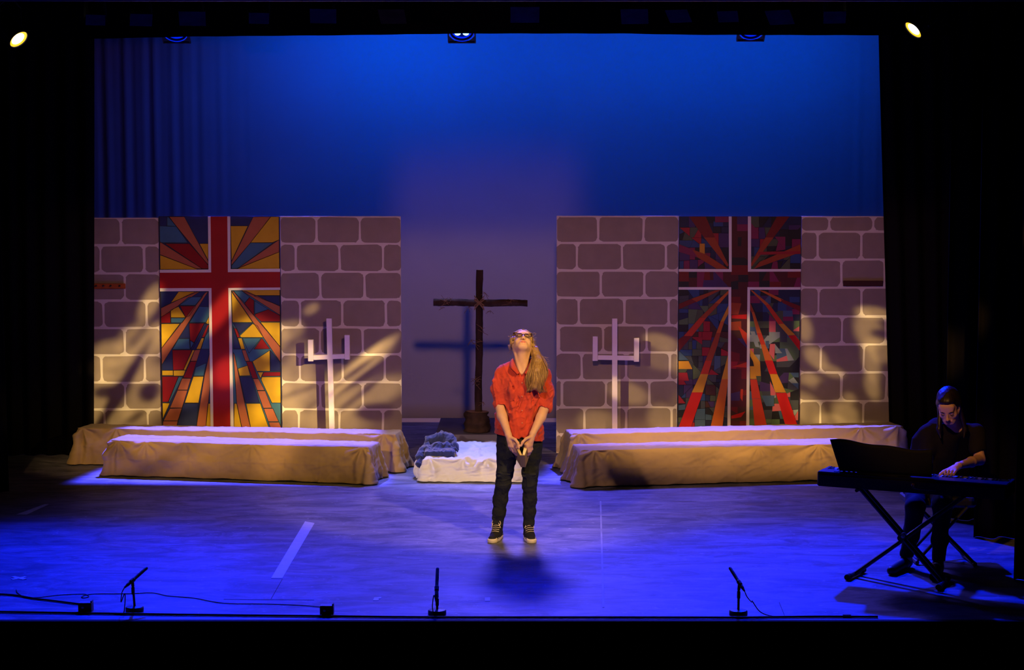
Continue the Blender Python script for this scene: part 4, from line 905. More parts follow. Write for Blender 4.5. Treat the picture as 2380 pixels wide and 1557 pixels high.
# ------------------------------------------------------------------ lamps overhead
BLUEG = mat('blue_glow', (.0, .01, .2, 1), .3, .5, emit=(0.0, .02, 1, 1), estr=.9)
BLUED = mat('blue_dim_glow', (.0, .01, .1, 1), .2, .6, emit=(0.0, .01, .6, 1), estr=.05)
CELL = mat('led_cell', (.1, .3, .5, 1), .3, .5, emit=(.35, .85, 1, 1), estr=3)
def R_to(n):    # matrix whose -Z goes along n
    return Vector(n).normalized().to_track_quat('-Z', 'Y').to_matrix()
def ledpar(label, c, bright, tilt=48):
    c = Vector(c); a = math.radians(tilt); n = Vector((0, -math.cos(a), -math.sin(a))); R = R_to(n)
    t = thing('stage_lamp', label, 'stage lamp', c - n * .16, 'blue lamps hanging under the border')
    L = lambda x, y, z: c + R @ Vector((x, y, z))
    m = MB(); m.lathe([(.06, -.22), (.085, -.2), (.10, -.05), (.118, -.01)], c, n, 24); m.build('housing', METAL, t)
    m = MB()
    for (x, y, hx, hy) in ((0, .12, .124, .006), (0, -.12, .124, .006), (.12, 0, .006, .114), (-.12, 0, .006, .114)): m.box(L(x, y, 0), (hx, hy, .012), rot=R)
    for sx_ in (-1, 1):
        for sy_ in (-1, 1):
            m.add([L(sx_ * .117, sy_ * .117, -.004), L(sx_ * .117, sy_ * .04, -.004), L(sx_ * .083, sy_ * .083, -.004), L(sx_ * .04, sy_ * .117, -.004)], [(0, 1, 2, 3), (3, 2, 1, 0)][:1])
    m.build('square_frame', METAL, t)
    m = MB(); m.lathe([(0, -.05), (.105, -.03)], c, n, 32, 0); m.lathe([(.106, 0), (.111, .002), (.111, .005), (.106, .004)], c, n, 40, 1); m.lathe([(.080, -.024), (.090, -.018), (.090, -.014), (.080, -.020)], c, n, 40, 1); m.build('lens', [BLUED, BLUEG], t, smooth=True)  # reflector rings emit blue themselves in place of reflected light
    for (x, y) in ((-.037, -.015), (.037, -.015), (-.037, .06), (.037, .06)):
        m = MB(); cc2 = L(x, y, .004); m.lathe([(0, 0), (.026, 0), (.028, .004), (0, .008)], cc2, n, 18); m.build('led_cell', CELL if bright else BLUEG, t)
    m = MB(); top = c - n * .12 + Vector((0, 0, .32))
    for s_ in (-1, 1): m.tube([c - n * .10 + Vector((s_ * .135, 0, 0)), c - n * .12 + Vector((s_ * .135, 0, .22)), top + Vector((s_ * .02, 0, -.06))], .008, 6)
    m.tube([top + Vector((0, 0, -.08)), top], .012, 8); m.build('yoke', METAL, t)
    return top
tp = [ledpar('blue stage lamp under the border, leftmost of three', LED[0] + Vector((0, 0, .035)), False), ledpar('blue stage lamp with bright cells under the border, middle of three', LED[1] + Vector((0, 0, .022)), True), ledpar('blue stage lamp under the border, rightmost of three', LED[2] + Vector((0, 0, .045)), False)]
m = MB(); m.tube([(-7, tp[0].y, tp[0].z + .02), (7, tp[0].y, tp[0].z + .02)], .024, 10); tag(m.build('lighting_pipe', METAL), 'dark pipe carrying the three blue lamps, hidden behind the border', 'pipe')
FRC = mat('lamp_white_glow', (1, 1, 1, 1), .3, .5, emit=(1, .93, .72, 1), estr=14)
FRY = mat('lamp_yellow_glow', (.9, .6, .05, 1), .3, .5, emit=(1, .58, .01, 1), estr=1.25)
LAMPB = mat('lamp_housing', (.006, .0055, .005, 1), .6, .3)
def fresnel(label, px, py, Y, n, off, rad=.078):
    c = at_y(px, py, Y); n = Vector(n).normalized(); R = R_to(n); off = Vector(off)
    t = thing('spotlight', label, 'stage lamp', c - n * .2, 'lit yellow spotlights')
    m = MB(); m.lathe([(0, -.26), (.05, -.26), (.07, -.22), (.082, -.12), (.083, .0), (.083, .012), (rad, .012), (rad, .0)], c, n, 28); m.build('housing', LAMPB, t, smooth=True)
    m = MB(); m.lathe([(0, -.004), (rad - .002, .004)], c, n, 36); m.build('reflector', FRY, t, smooth=True)
    m = MB(); d = c + n * .006 + off; m.lathe([(0, .014), (rad * .45, .013), (rad * .68, .008), (rad * .78, -.002)], d, n, 30); m.build('lens', FRC, t, smooth=True)
    m = MB(); top = c - n * .10 + Vector((0, 0, .34)); s_ = n.cross(Vector((0, 0, 1))).normalized() * .115
    m.tube([c - n * .10 - s_, c - n * .10 - s_ + Vector((0, 0, .18)), top - Vector((0, 0, .08)), c - n * .10 + s_ + Vector((0, 0, .18)), c - n * .10 + s_], .008, 6); m.tube([top - Vector((0, 0, .09)), top], .012, 8); m.build('yoke', LAMPB, t)
    return top, t
tL, tl_ = fresnel('lit yellow spotlight at the upper left corner', 42, 90, 12.9, (.66, -.31, -.68), (-.008, 0, .008))
tR, tr_ = fresnel('lit yellow spotlight at the upper right', 2124, 68, 12.9, (-.70, -.20, -.69), (.007, 0, .009))
ch = mat('bright_steel', (.75, .72, .65, 1), .25, .6, 1.0)
q = at_y(2143, 41, 12.85); q2 = at_y(2157, 59, 12.85); m = MB(); m.lathe([(0, 0), (.016, .003), (.018, .01), (0, .014)], q, (0, -1, .2), 12); m.tube([q, q2], .004, 6); m.lathe([(0, 0), (.010, .003), (.008, .012), (0, .014)], q2, (0, -1, 0), 8); m.build('safety_clip', ch, tr_)
spot('left_yellow', at_y(42, 90, 12.9) + Vector((.66, -.31, -.68)) * .12, (-.8, 13.4, 0), 16, AMBER, 50, .8, .05)
spot('right_yellow', at_y(2124, 68, 12.9) + Vector((-.70, -.20, -.69)) * .12, (.6, 13.6, 0), 16, AMBER, 50, .8, .05)
GELB = mat('gel_blue', (.006, .010, .06, 1), .9, .05, var=.5, vscale=12); GELA = mat('gel_amber', (.035, .016, .012, 1), .9, .05, var=.5, vscale=12)
YE1 = 12.8; orde = ['leftmost', 'second from the left', 'third from the left', 'fourth from the left', 'fifth from the left', 'sixth from the left', 'sixth from the right', 'fifth from the right', 'fourth from the right', 'third from the right', 'second from the right', 'rightmost']
pipe_z = at_y(1190, 14, YE1).z + .16
for k, (px, py, wd, sk, g) in enumerate([(222, 46, 44, 10, GELB), (328, 46, 50, 10, GELB), (447, 43, 60, 6, GELB), (602, 42, 46, 6, GELB), (751, 37, 60, 4, GELB), (912, 38, 60, -2, GELA), (1220, 34, 66, 0, GELB), (1475, 38, 62, -4, GELB), (1577, 37, 52, -14, GELB), (1692, 38, 46, -8, GELB), (1812, 40, 58, -16, GELB), (1940, 40, 50, -6, GELB)]):
    c = at_y(px, py, YE1); a = math.radians(64); n = Vector((sk * .012, -math.cos(a), -math.sin(a))).normalized(); R = R_to(n); h = wd / 302 / 2
    t = thing('gelled_lamp', 'dim lamp with %s gel above the border, %s of twelve' % ('reddish' if g is GELA else 'blue', orde[k]), 'stage lamp', c - n * .1, 'dim lamps above the border')
    m = MB(); m.box(c, (h, h, .003), rot=R); m.build('gel_frame', g, t)
    m = MB(); m.lathe([(0, -.24), (.07, -.23), (.085, -.10), (.085, -.006)], c, n, 18); m.build('housing', METAL, t)
    m = MB(); m.tube([c - n * .14, Vector((c.x, YE1 + .02, pipe_z))], .010, 6); m.build('hanger', METAL, t)
m = MB(); m.tube([(-7, YE1 + .02, pipe_z + .02), (7, YE1 + .02, pipe_z + .02)], .022, 10); tag(m.build('lighting_pipe', METAL), 'dark pipe carrying the row of dim gelled lamps', 'pipe')
m = MB(); m.tube([(tL.x - .5, tL.y, tL.z + .02), (tR.x + 1.0, tR.y, tR.z + .02)], .022, 10); tag(m.build('lighting_pipe', METAL), 'dark pipe from which the two yellow spotlights hang', 'pipe')
# ------------------------------------------------------------------ the singer
SKIN = mat('skin', (.70, .41, .28, 1), .5, .35, var=.10, vscale=30, bump=.03, bscale=120)
LIPS = mat('lips', (.62, .20, .17, 1), .4, .4)
SHIRT = mat('coral_shirt', (.62, .070, .040, 1), .85, .15, var=.16, vscale=18, bump=.25, bscale=120, sheen=.15)
JEANS = mat('dark_jeans', (.020, .024, .030, 1), .8, .2, var=.4, vscale=18, bump=.3, bscale=200)
HAIR = mat('light_brown_hair', (.46, .27, .10, 1), .5, .4, var=.5, vscale=30, stretch=(4, 4, 1))
HAIRD = mat('hair_darker_brown', (.22, .12, .045, 1), .5, .4)  # darker tone mixed among the strands at random
CANVAS = mat('black_canvas', (.018, .018, .024, 1), .8, .2); SOLE = mat('rubber_white', (.72, .66, .55, 1), .5, .3); LACE = mat('cream_lace', (.78, .68, .48, 1), .8, .2)
YW = 12.57
def W(px, py, dy=0.0): return np.array(at_y(px, py, YW + dy))
def head_frame(origin, pitch, yaw=0, roll=0):
    F_ = Vector((0, -math.cos(pitch), math.sin(pitch))); U_ = Vector((0, math.sin(pitch), math.cos(pitch))); X_ = Vector((1, 0, 0))
    M = Matrix.Rotation(yaw, 3, 'Z') @ Matrix.Rotation(roll, 3, 'Y')
    F_, U_, X_ = M @ F_, M @ U_, M @ X_
    o = Vector(origin); S = [1.0]
    def H(x, f, u): return np.array(o + (X_ * x + F_ * f + U_ * u) * S[0])
    R = [np.array(X_), np.array(F_), np.array(U_)]       # local axes (columns)
    RR = [[R[j][i] for j in range(3)] for i in range(3)]   # RR[world][local]
    return H, RR, (X_, F_, U_)
def sculpt_head(F, H, R, q=1.0):
    E = lambda c, r, k=.012, op='add': F.ell(H(*c), [v * q for v in r], R, k, op)
    K = lambda a, b, ra, rb=None, k=.01, op='add': F.cap(H(*a), H(*b), ra * q, (rb or ra) * q, k, op)
    E((0, -.012, .042), (.070, .090, .078), .02); E((0, .040, -.012), (.057, .056, .074), .03)
    E((0, .068, -.078), (.026, .026, .022), .03)
    for s in (-1, 1):
        K((s * .052, .012, -.040), (s * .020, .070, -.086), .019, .016, .028); E((s * .038, .062, -.028), (.021, .020, .020), .022)
    K((-.030, .084, .022), (.030, .084, .022), .012, .012, .016); E((0, .070, .050), (.052, .026, .034), .02)
    for s in (-1, 1): E((s * .031, .099, .003), (.017, .012, .011), .009, 'sub')
    for s in (-1, 1): E((s * .031, .083, .003), (.0135, .0115, .0115), .004)
    K((0, .092, .014), (0, .114, -.026), .0065, .0095, .010); E((0, .116, -.030), (.0095, .010, .009), .008)
    for s in (-1, 1): E((s * .011, .106, -.034), (.0075, .010, .0075), .006)
    for s in (-1, 1): E((s * .0058, .1105, -.0425), (.0036, .005, .0045), .002, 'sub')
    K((-.016, .088, -.060), (.016, .088, -.060), .010, .010, .016)
    K((-.020, .0925, -.0575), (-.004, .101, -.0535), .0030, .0050, .004); K((.020, .0925, -.0575), (.004, .101, -.0535), .0030, .0050, .004); K((-.004, .101, -.0535), (.004, .101, -.0535), .0046, .0046, .004)
    K((-.019, .0925, -.060), (0, .099, -.0665), .0032, .0062, .004); K((.019, .0925, -.060), (0, .099, -.0665), .0032, .0062, .004)
    K((-.019, .099, -.0595), (.019, .099, -.0595), .0012, .0012, .0025, 'sub')
    E((0, .088, -.076), (.016, .006, .004), .006, 'sub')
    for s in (-1, 1):
        E((s * .0715, -.004, -.004), (.007, .017, .028), .006); E((s * .0775, -.002, .002), (.005, .010, .017), .004, 'sub'); E((s * .072, .002, -.030), (.005, .007, .008), .004)
def lips_pick(H, R, q=1.0):
    c = H(0, .098, -.0605)
    Rm = np.array(R)   # Rm[world][local]
    def f(P):
        L = (P - c) @ Rm
        return ((L[:, 0] / (.0215 * q)) ** 2 + (L[:, 1] / (.016 * q)) ** 2 + (L[:, 2] / (.0125 * q)) ** 2 < 1).astype(int)
    return f
woman = thing('person', 'woman in a coral shirt and dark jeans looking up, hands together low around a book', 'person', (float(W(1195, 1258)[0]), YW, 0))
ear = W(1214, 803, .045); PIT = math.radians(50)
H, HR, (hx, hf, hu) = head_frame(ear, PIT, 0.03, math.radians(3.5))
q = .98
F = Field((-.27, YW - .40, -.005), (.33, YW + .22, 1.68), .0042)
sculpt_head(F, H, HR, q)
# neck and torso
nb = W(1213, 862, .03)
F.cap(nb, np.array(ear) + [0, -.005, .005], .060, .056, .03)
F.cap(W(1213, 868, -.02), H(0, .035, -.060), .045, .040, .03)
for s in (-1, 1): F.cap(W(1213 + s * 4, 868, -.075), W(1213 + s * 17, 815, .0), .008, .012, .02)
F.loft([(W(1, 1020)[2], .048, .0, .15, .095), (W(1, 985)[2], .046, .0, .14, .092), (W(1, 945)[2], .052, .01, .118, .082), (W(1, 900)[2], .066, .01, .135, .09), (W(1, 868)[2], .070, .02, .130, .078), (W(1, 850)[2], .070, .03, .09, .05)], .03) if False else None
def rows(lst): return sorted([(W(cx_, py)[2], W(cx_, py)[0], YW + dy, rx, ry) for (py, cx_, dy, rx, ry) in lst])
F.loft(rows([(1030, 1206, .0, .155, .095), (985, 1206, .0, .145, .092), (945, 1208, .01, .118, .082), (900, 1212, .01, .135, .09), (866, 1213, .02, .130, .070), (848, 1213, .03, .07, .04)]), .03)
for s, sh, el, wr in ((-1, (1170, 874), (1160, 938), (1181, 1008)), (1, (1258, 877), (1267, 944), (1239, 1006))):
    S_ = W(*sh, .02); E_ = W(*el, -.03); Wr = W(*wr, -.185)
    F.cap(W(1213 + s * 18, 860, .025), S_, .036, .036, .03); F.cap(S_, E_, .036, .036, .02)
    mid = E_ * .6 + Wr * .4 + np.array([s * .004, -.004, -.004]); F.cap(E_, mid, .037, .0365, .02); F.cap(mid, Wr, .0365, .0245, .02)
# legs under the jeans
LEGS = [((1181, 1035, 0), (1172, 1113, -.035), (1163, 1160, .01), (1156, 1222, .03)), ((1236, 1037, 0), (1231, 1113, -.045), (1231, 1160, -.01), (1229, 1224, .02))]
for lg in LEGS: F.chain([W(*p) for p in lg], [.055, .034, .036, .028], .03)
# hands
def hand(s, wrist, knuck, fdir, thumb, q=1.0):
    """wrist, four knuckles; each finger given as joints"""
    F.cap(wrist, (wrist + knuck[1]) / 2, .024, .022, .015)
    for i, kn in enumerate(knuck): F.cap(wrist * .6 + kn * .4, kn, .0155, .0105, .012)
    F.cap(knuck[0], knuck[3], .0105, .0098, .010)
    for i, chn in enumerate(fdir):
        r = (.0092, .0096, .0092, .0080)[i]; F.chain([knuck[i]] + chn, [r * 1.08, r, r * .93, r * .82], .0035)
    F.chain(thumb, [.0145, .0115, .0105, .0088], .008)
# her right hand (left in the photo) on the left half of the book
def hp(px, py, d): return W(px, py, d)
HL = dict(wrist=hp(1182, 1012, -.19), kn=[hp(1197, 1033, -.222), hp(1192.5, 1038, -.218), hp(1187.5, 1038.5, -.210), hp(1183.5, 1036, -.200)])
fd = [[hp(1203, 1044, -.212), hp(1206, 1051, -.188), hp(1205, 1052, -.170)], [hp(1199, 1050, -.206), hp(1204, 1057, -.184), hp(1205, 1057, -.166)], [hp(1193, 1050, -.198), hp(1200, 1057, -.178), hp(1204, 1058, -.160)], [hp(1187, 1045, -.192), hp(1193, 1051, -.174), hp(1198, 1053, -.158)]]
hand(-1, HL['wrist'], HL['kn'], fd, [hp(1189, 1018, -.215), hp(1198, 1022, -.245), hp(1204, 1030, -.262), hp(1206, 1041, -.268)])
HRr = dict(wrist=hp(1238, 1010, -.19), kn=[hp(1221, 1033, -.224), hp(1226, 1038, -.220), hp(1231, 1037.5, -.212), hp(1235, 1034.5, -.202)])
fd = [[hp(1221, 1044, -.205), hp(1220, 1049, -.186), hp(1219, 1048, -.168)], [hp(1228, 1050, -.206), hp(1226, 1057, -.184), hp(1223, 1057, -.166)], [hp(1233, 1049, -.200), hp(1230, 1056, -.178), hp(1226, 1057, -.160)], [hp(1237, 1044, -.192), hp(1234, 1050, -.174), hp(1230, 1052, -.158)]]
hand(1, HRr['wrist'], HRr['kn'], fd, [hp(1232, 1016, -.215), hp(1222, 1020, -.245), hp(1214.5, 1028, -.262), hp(1211, 1036, -.268)])
body = F.mesh('body', [SKIN, LIPS], woman, pick=lips_pick(H, HR, q), smooth=2)
# eyes behind the glasses
EW = mat('eye_white', (.7, .66, .62, 1), .3, .5); EI = mat('iris_dark', (.03, .02, .015, 1), .2, .6); BROW = mat('eyebrow', (.16, .09, .04, 1), .7, .2)
def put(H, parent, hf, hu, hx, q=1, closed=False):
    for s in (-1, 1):
        c = Vector(H(s * .031 * q, .0862 * q, .004 * q)); m = MB(); m.lathe([(0, .0088), (.0045, .0085), (.0085, .0058), (.0105, .001), (.0105, -.004)], c, hf, 16, 0); m.lathe([(0, .0094), (.004, .0091), (.0046, .0087)], c, hf, 12, 1); m.build('eye', [EW, EI], parent, smooth=True)
        m = MB(); m.tube([Vector(H(s * .014 * q, .0965 * q, .018 * q)), Vector(H(s * .030 * q, .0975 * q, .025 * q)), Vector(H(s * .046 * q, .088 * q, .021 * q))], [.0024, .0028, .0014], 6); m.build('eyebrow', BROW, parent)
put(H, woman, hf, hu, hx, q)
# glasses
GF = mat('glasses_frame', (.035, .012, .008, 1), .3, .5); GLN = mat('glasses_lens', (.05, .03, .03, 1), .08, .8, alpha=.35)
gl = thing('glasses', None, None, (0, 0, 0)); gl.parent = woman; gl.matrix_parent_inverse = Matrix.Translation(-Vector(woman.location))
for k_ in ('label', 'category'):
    if k_ in gl: del gl[k_]
def rim_pts(s, ff=.112):
    out = []
    for k in range(28):
        a = 2 * math.pi * k / 28; cx_ = math.copysign(abs(math.cos(a)) ** .6, math.cos(a)) * .026; cu = math.copysign(abs(math.sin(a)) ** .7, math.sin(a)) * .0155
        out.append(Vector(H(s * .0345 + cx_, ff - abs(s * .0345 + cx_) * .16, .004 + cu + .003 * (cx_ * s > .01))))
    return out
m = MB()
for s in (-1, 1):
    rp = rim_pts(s); m.tube(rp + [rp[0], rp[1]], .0030, 6, caps=False)
m.tube([Vector(H(-.0105, .111, .008)), Vector(H(0, .114, .010)), Vector(H(.0105, .111, .008))], .0026, 6)
for s in (-1, 1): m.tube([Vector(H(s * .060, .100, .010)), Vector(H(s * .072, .085, .010)), Vector(H(s * .076, .02, .008)), Vector(H(s * .075, -.01, .002))], .0024, 6)
for o_ in [m.build('frame', GF, woman)]: o_.name = 'glasses_frame'
for s in (-1, 1):
    m = MB(); rp = rim_pts(s, .1115); m.add(rp, [tuple(range(28)) if s < 0 else tuple(range(28))[::-1]]); m.build('lens', GLN, woman)
bpy.data.objects.remove(gl)

# hair: shell over the skull, gathered low at her left ear, ponytail over the shoulder
F = Field((-.10, YW - .22, 1.06), (.34, YW + .22, 1.70), .0042)
F.ell(H(0, -.020, .046), [.079, .094, .086], HR, .02)
F.ell(H(0, .030, .092), [.058, .040, .034], HR, .02)
for s in (-1, 1): F.ell(H(s * .066, -.006, .036), [.020, .046, .044], HR, .02)
F.ell(H(-.080, .012, .030), [.018, .030, .026], HR, .02)
F.ell(H(.02, -.06, -.02), [.07, .05, .045], HR, .03)
F.cap(H(.062, -.020, -.004), H(.082, -.03, -.050), .030, .022, .02)
pt = [W(1240, 806, .04), W(1246, 822, .0), W(1250, 842, -.055), W(1250, 862, -.095), W(1248, 882, -.118), W(1249, 900, -.128), W(1255, 914, -.132)]
F.chain(pt, [.020, .028, .038, .044, .038, .024, .006], .02)
F.chain([W(1245, 880, -.12), W(1238, 897, -.125), W(1234, 908, -.125)], [.03, .022, .008], .02)
F.ell(H(0, .085, -.02), [.056, .055, .092], HR, .012, 'sub')
F.disp(lambda x, y, z: .0012 * np.sin(x * 420 + 2.5 * np.sin(z * 30) + y * 90) + .0022 * snoise(x * 120, y * 90, z * 24, 4))
hair = F.mesh('hair', HAIR, woman)
m = MB(); m2 = MB(); rnd = random.Random(12)
for k in range(520):    # strands of the ponytail
    ox = rnd.gauss(0, .42); oy = rnd.uniform(-1, .1); en = rnd.uniform(.70, 1.0); ph = rnd.uniform(0, 6.3); wd = [.018, .030, .044, .052, .048, .036, .018]; P_ = []
    fork = ox < -.12
    for i, c in enumerate(pt):
        ex = (-.020 if fork else .006) * max(0, i - 3) ** 1.2; wob = (.006 + .0022 * i) * math.sin(i * 1.7 + ph * .35 + ox * 2)
        P_.append(Vector(c) + Vector((ox * wd[i] * 1.15 + ex + wob, (oy * .75 - .10) * wd[i] - .004, .006 * math.sin(ph))))
    P_ = bez(P_, 4); P_ = P_[:max(6, int(len(P_) * en))]; n_ = len(P_)
    (m if rnd.random() < .72 else m2).tube(P_, [.0040 * (1 - .85 * (i / n_) ** 3) for i in range(n_)], 5)
def wisp(a0_, d_, curl, r):
    sd = d_.cross(Vector((0, 1, 0))).normalized() * curl
    m.tube(bez([a0_, a0_ + d_ * .35 + sd, a0_ + d_ * .7 + sd * 1.1, a0_ + d_], 4), [r] * 12 + [r * .5], 4)
for k in range(150):     # flyaway wisps round the head
    s = rnd.choice([-1, -1, 1]); a0_ = Vector(H(s * rnd.uniform(.055, .085), rnd.uniform(-.05, .03), rnd.uniform(-.01, .11)))
    wisp(a0_, Vector((s * rnd.uniform(.006, .032), rnd.uniform(-.02, .02), rnd.uniform(-.07, .03))), rnd.uniform(-.012, .012), .0008)
for k in range(90):
    a0_ = Vector(W(1243 + rnd.uniform(-3, 6), 812 + rnd.uniform(-4, 8), .02)); e_ = Vector(W(1262 + rnd.uniform(-10, 18), 845 + rnd.uniform(-15, 40), .0)); wisp(a0_, e_ - a0_, rnd.uniform(-.03, -.004), .0009)
for k in range(60):     # locks combed over the crown
    x0 = rnd.uniform(-.07, .07); P_ = [Vector(H(x0 * .8, .078 - abs(x0) * .3, .100 - abs(x0) * .25)), Vector(H(x0 * 1.05, .02, .135 - abs(x0) * .35)), Vector(H(x0 * 1.1 + .01, -.06, .12 - abs(x0) * .3)), Vector(H(x0 * .9 + .04, -.11, .03))]
    m.tube(bez(P_, 5), .0022, 4)
tag(m.build('hair_strands', HAIR, woman, smooth=True), kind='stuff'); tag(m2.build('darker_hair_strands', HAIRD, woman, smooth=True), kind='stuff')

# shirt
F = Field((-.28, YW - .26, .70), (.34, YW + .22, 1.46), .0040)
F.loft(rows([(1022, 1207, -.005, .186, .138), (990, 1207, -.005, .188, .134), (962, 1207, .0, .184, .124), (935, 1209, .005, .160, .114), (905, 1212, .0, .160, .120), (880, 1213, .0, .160, .118), (862, 1213, .015, .140, .092), (850, 1213, .025, .095, .070), (838, 1213, .03, .070, .064)]), .02)
for s, sh, el in ((-1, (1166, 868), (1161, 936)), (1, (1262, 871), (1268, 942))):
    S_ = W(*sh, .02); E_ = W(*el, -.028); F.cap(W(1213 + s * 17, 848, .025), S_, .044, .054, .03); md = S_ * .45 + E_ * .55 + np.array([s * .014, 0, 0]); F.cap(S_, md, .055, .060, .02); F.cap(md, E_, .060, .050, .02)
    d_ = E_ - md; d_ /= np.linalg.norm(d_); F.cap(E_ + d_ * .004, E_ + d_ * .012, .057, .057, .006)
    for k in range(5):   # rumples above the cuff
        a = E_ - d_ * (.02 + .036 * k); F.cap(a + [-.034, -.034, .006 * (-1) ** k], a + [.034, -.036, -.010 * (-1) ** k], .011, .011, .014)
# hanging folds down the front
for (a, b, r) in [((1196, 872, -.082), (1187, 905, -.124), .010), ((1186, 905, -.130), (1190, 940, -.120), .010), ((1201, 884, -.104), (1192, 925, -.130), .011), ((1206, 902, -.112), (1196, 945, -.126), .013), ((1196, 945, -.126), (1194, 985, -.134), .014),
                  ((1213, 905, -.122), (1204, 955, -.126), .009), ((1221, 884, -.102), (1226, 925, -.122), .010), ((1237, 898, -.088), (1228, 948, -.122), .012), ((1228, 948, -.122), (1214, 990, -.138), .013), ((1244, 930, -.095), (1232, 975, -.120), .011),
                  ((1232, 975, -.120), (1222, 1008, -.138), .010), ((1181, 960, -.122), (1170, 1000, -.132), .011), ((1166, 960, -.105), (1158, 995, -.10), .010), ((1249, 965, -.10), (1252, 1005, -.10), .012), ((1202, 985, -.136), (1208, 1012, -.140), .010)]:
    F.cap(W(*a) + [0, .009, 0], W(*b) + [0, .009, 0], r, r * .8, .024)
F.disp(lambda x, y, z: .0050 * snoise(x * 34 + z * 12, y * 20, z * 22 - x * 10, 2) + .0050 * snoise(x * 78, y * 40, z * 17, 31) + .0026 * snoise(x * 90, y * 60, z * 80, 9) + .0055 * np.clip(1 - np.abs(snoise(x * 46 + z * 8, y * 20, z * 12 + x * 10, 41)) * 3, 0, 1) + .004 * np.clip(1 - np.abs(snoise(x * 60 - z * 40, y * 30, z * 60, 43)) * 3, 0, 1) - .004)
F.half((0, 0, 1), 1.400)
# collar opening: V at the throat
vb = W(1213, 874, -.12); 
for t_ in np.linspace(0, 1, 9):
    c = vb * (1 - t_) + W(1213, 838, -.075) * t_; F.ell(c + [0, .0, 0], [.004 + .052 * t_, .055, .014], None, .004, 'sub')
F.cap(W(1213, 846, -.05), W(1213, 800, -.03), .062, .064, .006, 'sub')
F.cap(W(1213, 852, .02), W(1213, 800, .03), .064, .068, .006, 'sub')
F.cap(W(1213, 880, -.155), W(1211, 1012, -.165), .0035, .0035, .004, 'sub') if False else None
F.half((-.16, 0, -1), -float(W(1, 1015)[2]) - .16 * float(W(1208, 1)[0]) )
# sleeve mouths
for s, el in ((-1, (1161, 936)), (1, (1268, 942))):
    E_ = W(*el, -.028); dd = (W(1181 if s < 0 else 1239, 1008, -.185) - E_); dd /= np.linalg.norm(dd); F.cap(E_ + dd * .052, E_ + dd * .13, .043, .055, .003, 'sub'); F.box(E_ + [0, 0, -.105], (.075, .03, .06), None, .005, .004, 'sub') if False else None
# tail split at the front
F.cap(W(1213, 1022, -.20), W(1213, 1022, .0), .018, .018, .004, 'sub')
shirt = F.mesh('shirt', SHIRT, woman, smooth=2)
# collar wings
for s in (-1, 1):
    m = MB(); cB = [Vector(W(1213 + s * x_, y_, d_)) for x_, y_, d_ in ((20, 832, .02), (18, 842, -.035), (10, 858, -.085), (4, 868, -.108))]; cA = [Vector(W(1213 + s * x_, y_, d_)) for x_, y_, d_ in ((27, 846, .02), (28, 853, -.050), (23, 858, -.110), (9, 872, -.125))]
    B_ = bez(cB, 5); A_ = bez(cA, 5); n_ = len(A_); m.add(B_ + [(a + b) / 2 + Vector((s * .006, -.008, .008)) for a, b in zip(A_, B_)] + A_, [f_ for i in range(n_ - 1) for f_ in ((i, i + 1, n_ + i + 1, n_ + i), (n_ + i, n_ + i + 1, 2 * n_ + i + 1, 2 * n_ + i))])
    o = m.build('collar', SHIRT, woman, smooth=True); md = o.modifiers.new('t', 'SOLIDIFY'); md.thickness = .004; md.offset = 0
BTN = mat('button', (.66, .35, .26, 1), .4, .4)
for py, d in ((890, -.128), (921, -.132), (954, -.136), (983, -.146)):
    m = MB(); m.lathe([(0, .004), (.003, .004), (.0042, .002), (.0042, -.004)], Vector(W(1213.5, py, d)), (0, -1, .1), 12); m.build('button', BTN, woman)
# jeans
F = Field((-.18, YW - .20, .08), (.28, YW + .18, .90), .0042)
F.loft(rows([(1060, 1208, .0, .155, .112), (1035, 1208, .0, .174, .118), (1005, 1207, .0, .172, .116), (990, 1207, .0, .165, .112)]), .03)
F.box(W(1209, 1085, 0), (.012, .15, .12), None, .01, .03, 'sub')
for lg, rr in zip(LEGS, ([.073, .069, .060, .052, .051, .045, .036, .037], [.071, .067, .058, .050, .049, .044, .036, .036])):
    a, b, c, d = [W(*p) for p in lg]; P_ = [a + [0, 0, -.0], a * .62 + b * .38, a * .2 + b * .8, b * .75 + c * .25, c, c * .5 + d * .5, c * .12 + d * .88, d + [0, 0, .01]]
    F.chain(P_, rr, .03)
    for k in range(6):   # creases at the knee, bunched cloth at the ankle
        q_ = b * (1 - k * .05) + c * k * .05 + [0, 0, .045]; s_ = (-1) ** k
        F.cap(q_ + [-.045, -.052 + .004 * k, .010 * s_], q_ + [.045, -.052 + .004 * k, -.008 * s_], .007, .006, .009)
    for k in range(4):
        q_ = d + [0, 0, .012 + .020 * k]; F.cap(q_ + [-.026, -.030, .006], q_ + [.028, -.028, -.004], .0115, .0115, .008); F.cap(q_ + [-.03, .02, .0], q_ + [.03, .02, .004], .010, .010, .008)
F.cap(W(1166, 1010, -.10), W(1172, 1032, -.112), .003, .003, .004); F.disp(lambda x, y, z: .0030 * snoise(x * 50, y * 40, z * 46, 12) + .0015 * snoise(x * 120, y * 90, z * 130, 15) + .005 * np.clip(1 - np.abs(snoise(x * 30, y * 30, z * 62, 17)) * 3, 0, 1) * (.45 + .55 * np.exp(-((z - .48) / .09) ** 2)))
F.half((0, 0, 1), .88); F.half((0, 0, -1), -.105)
F.mesh('jeans', JEANS, woman, smooth=1)

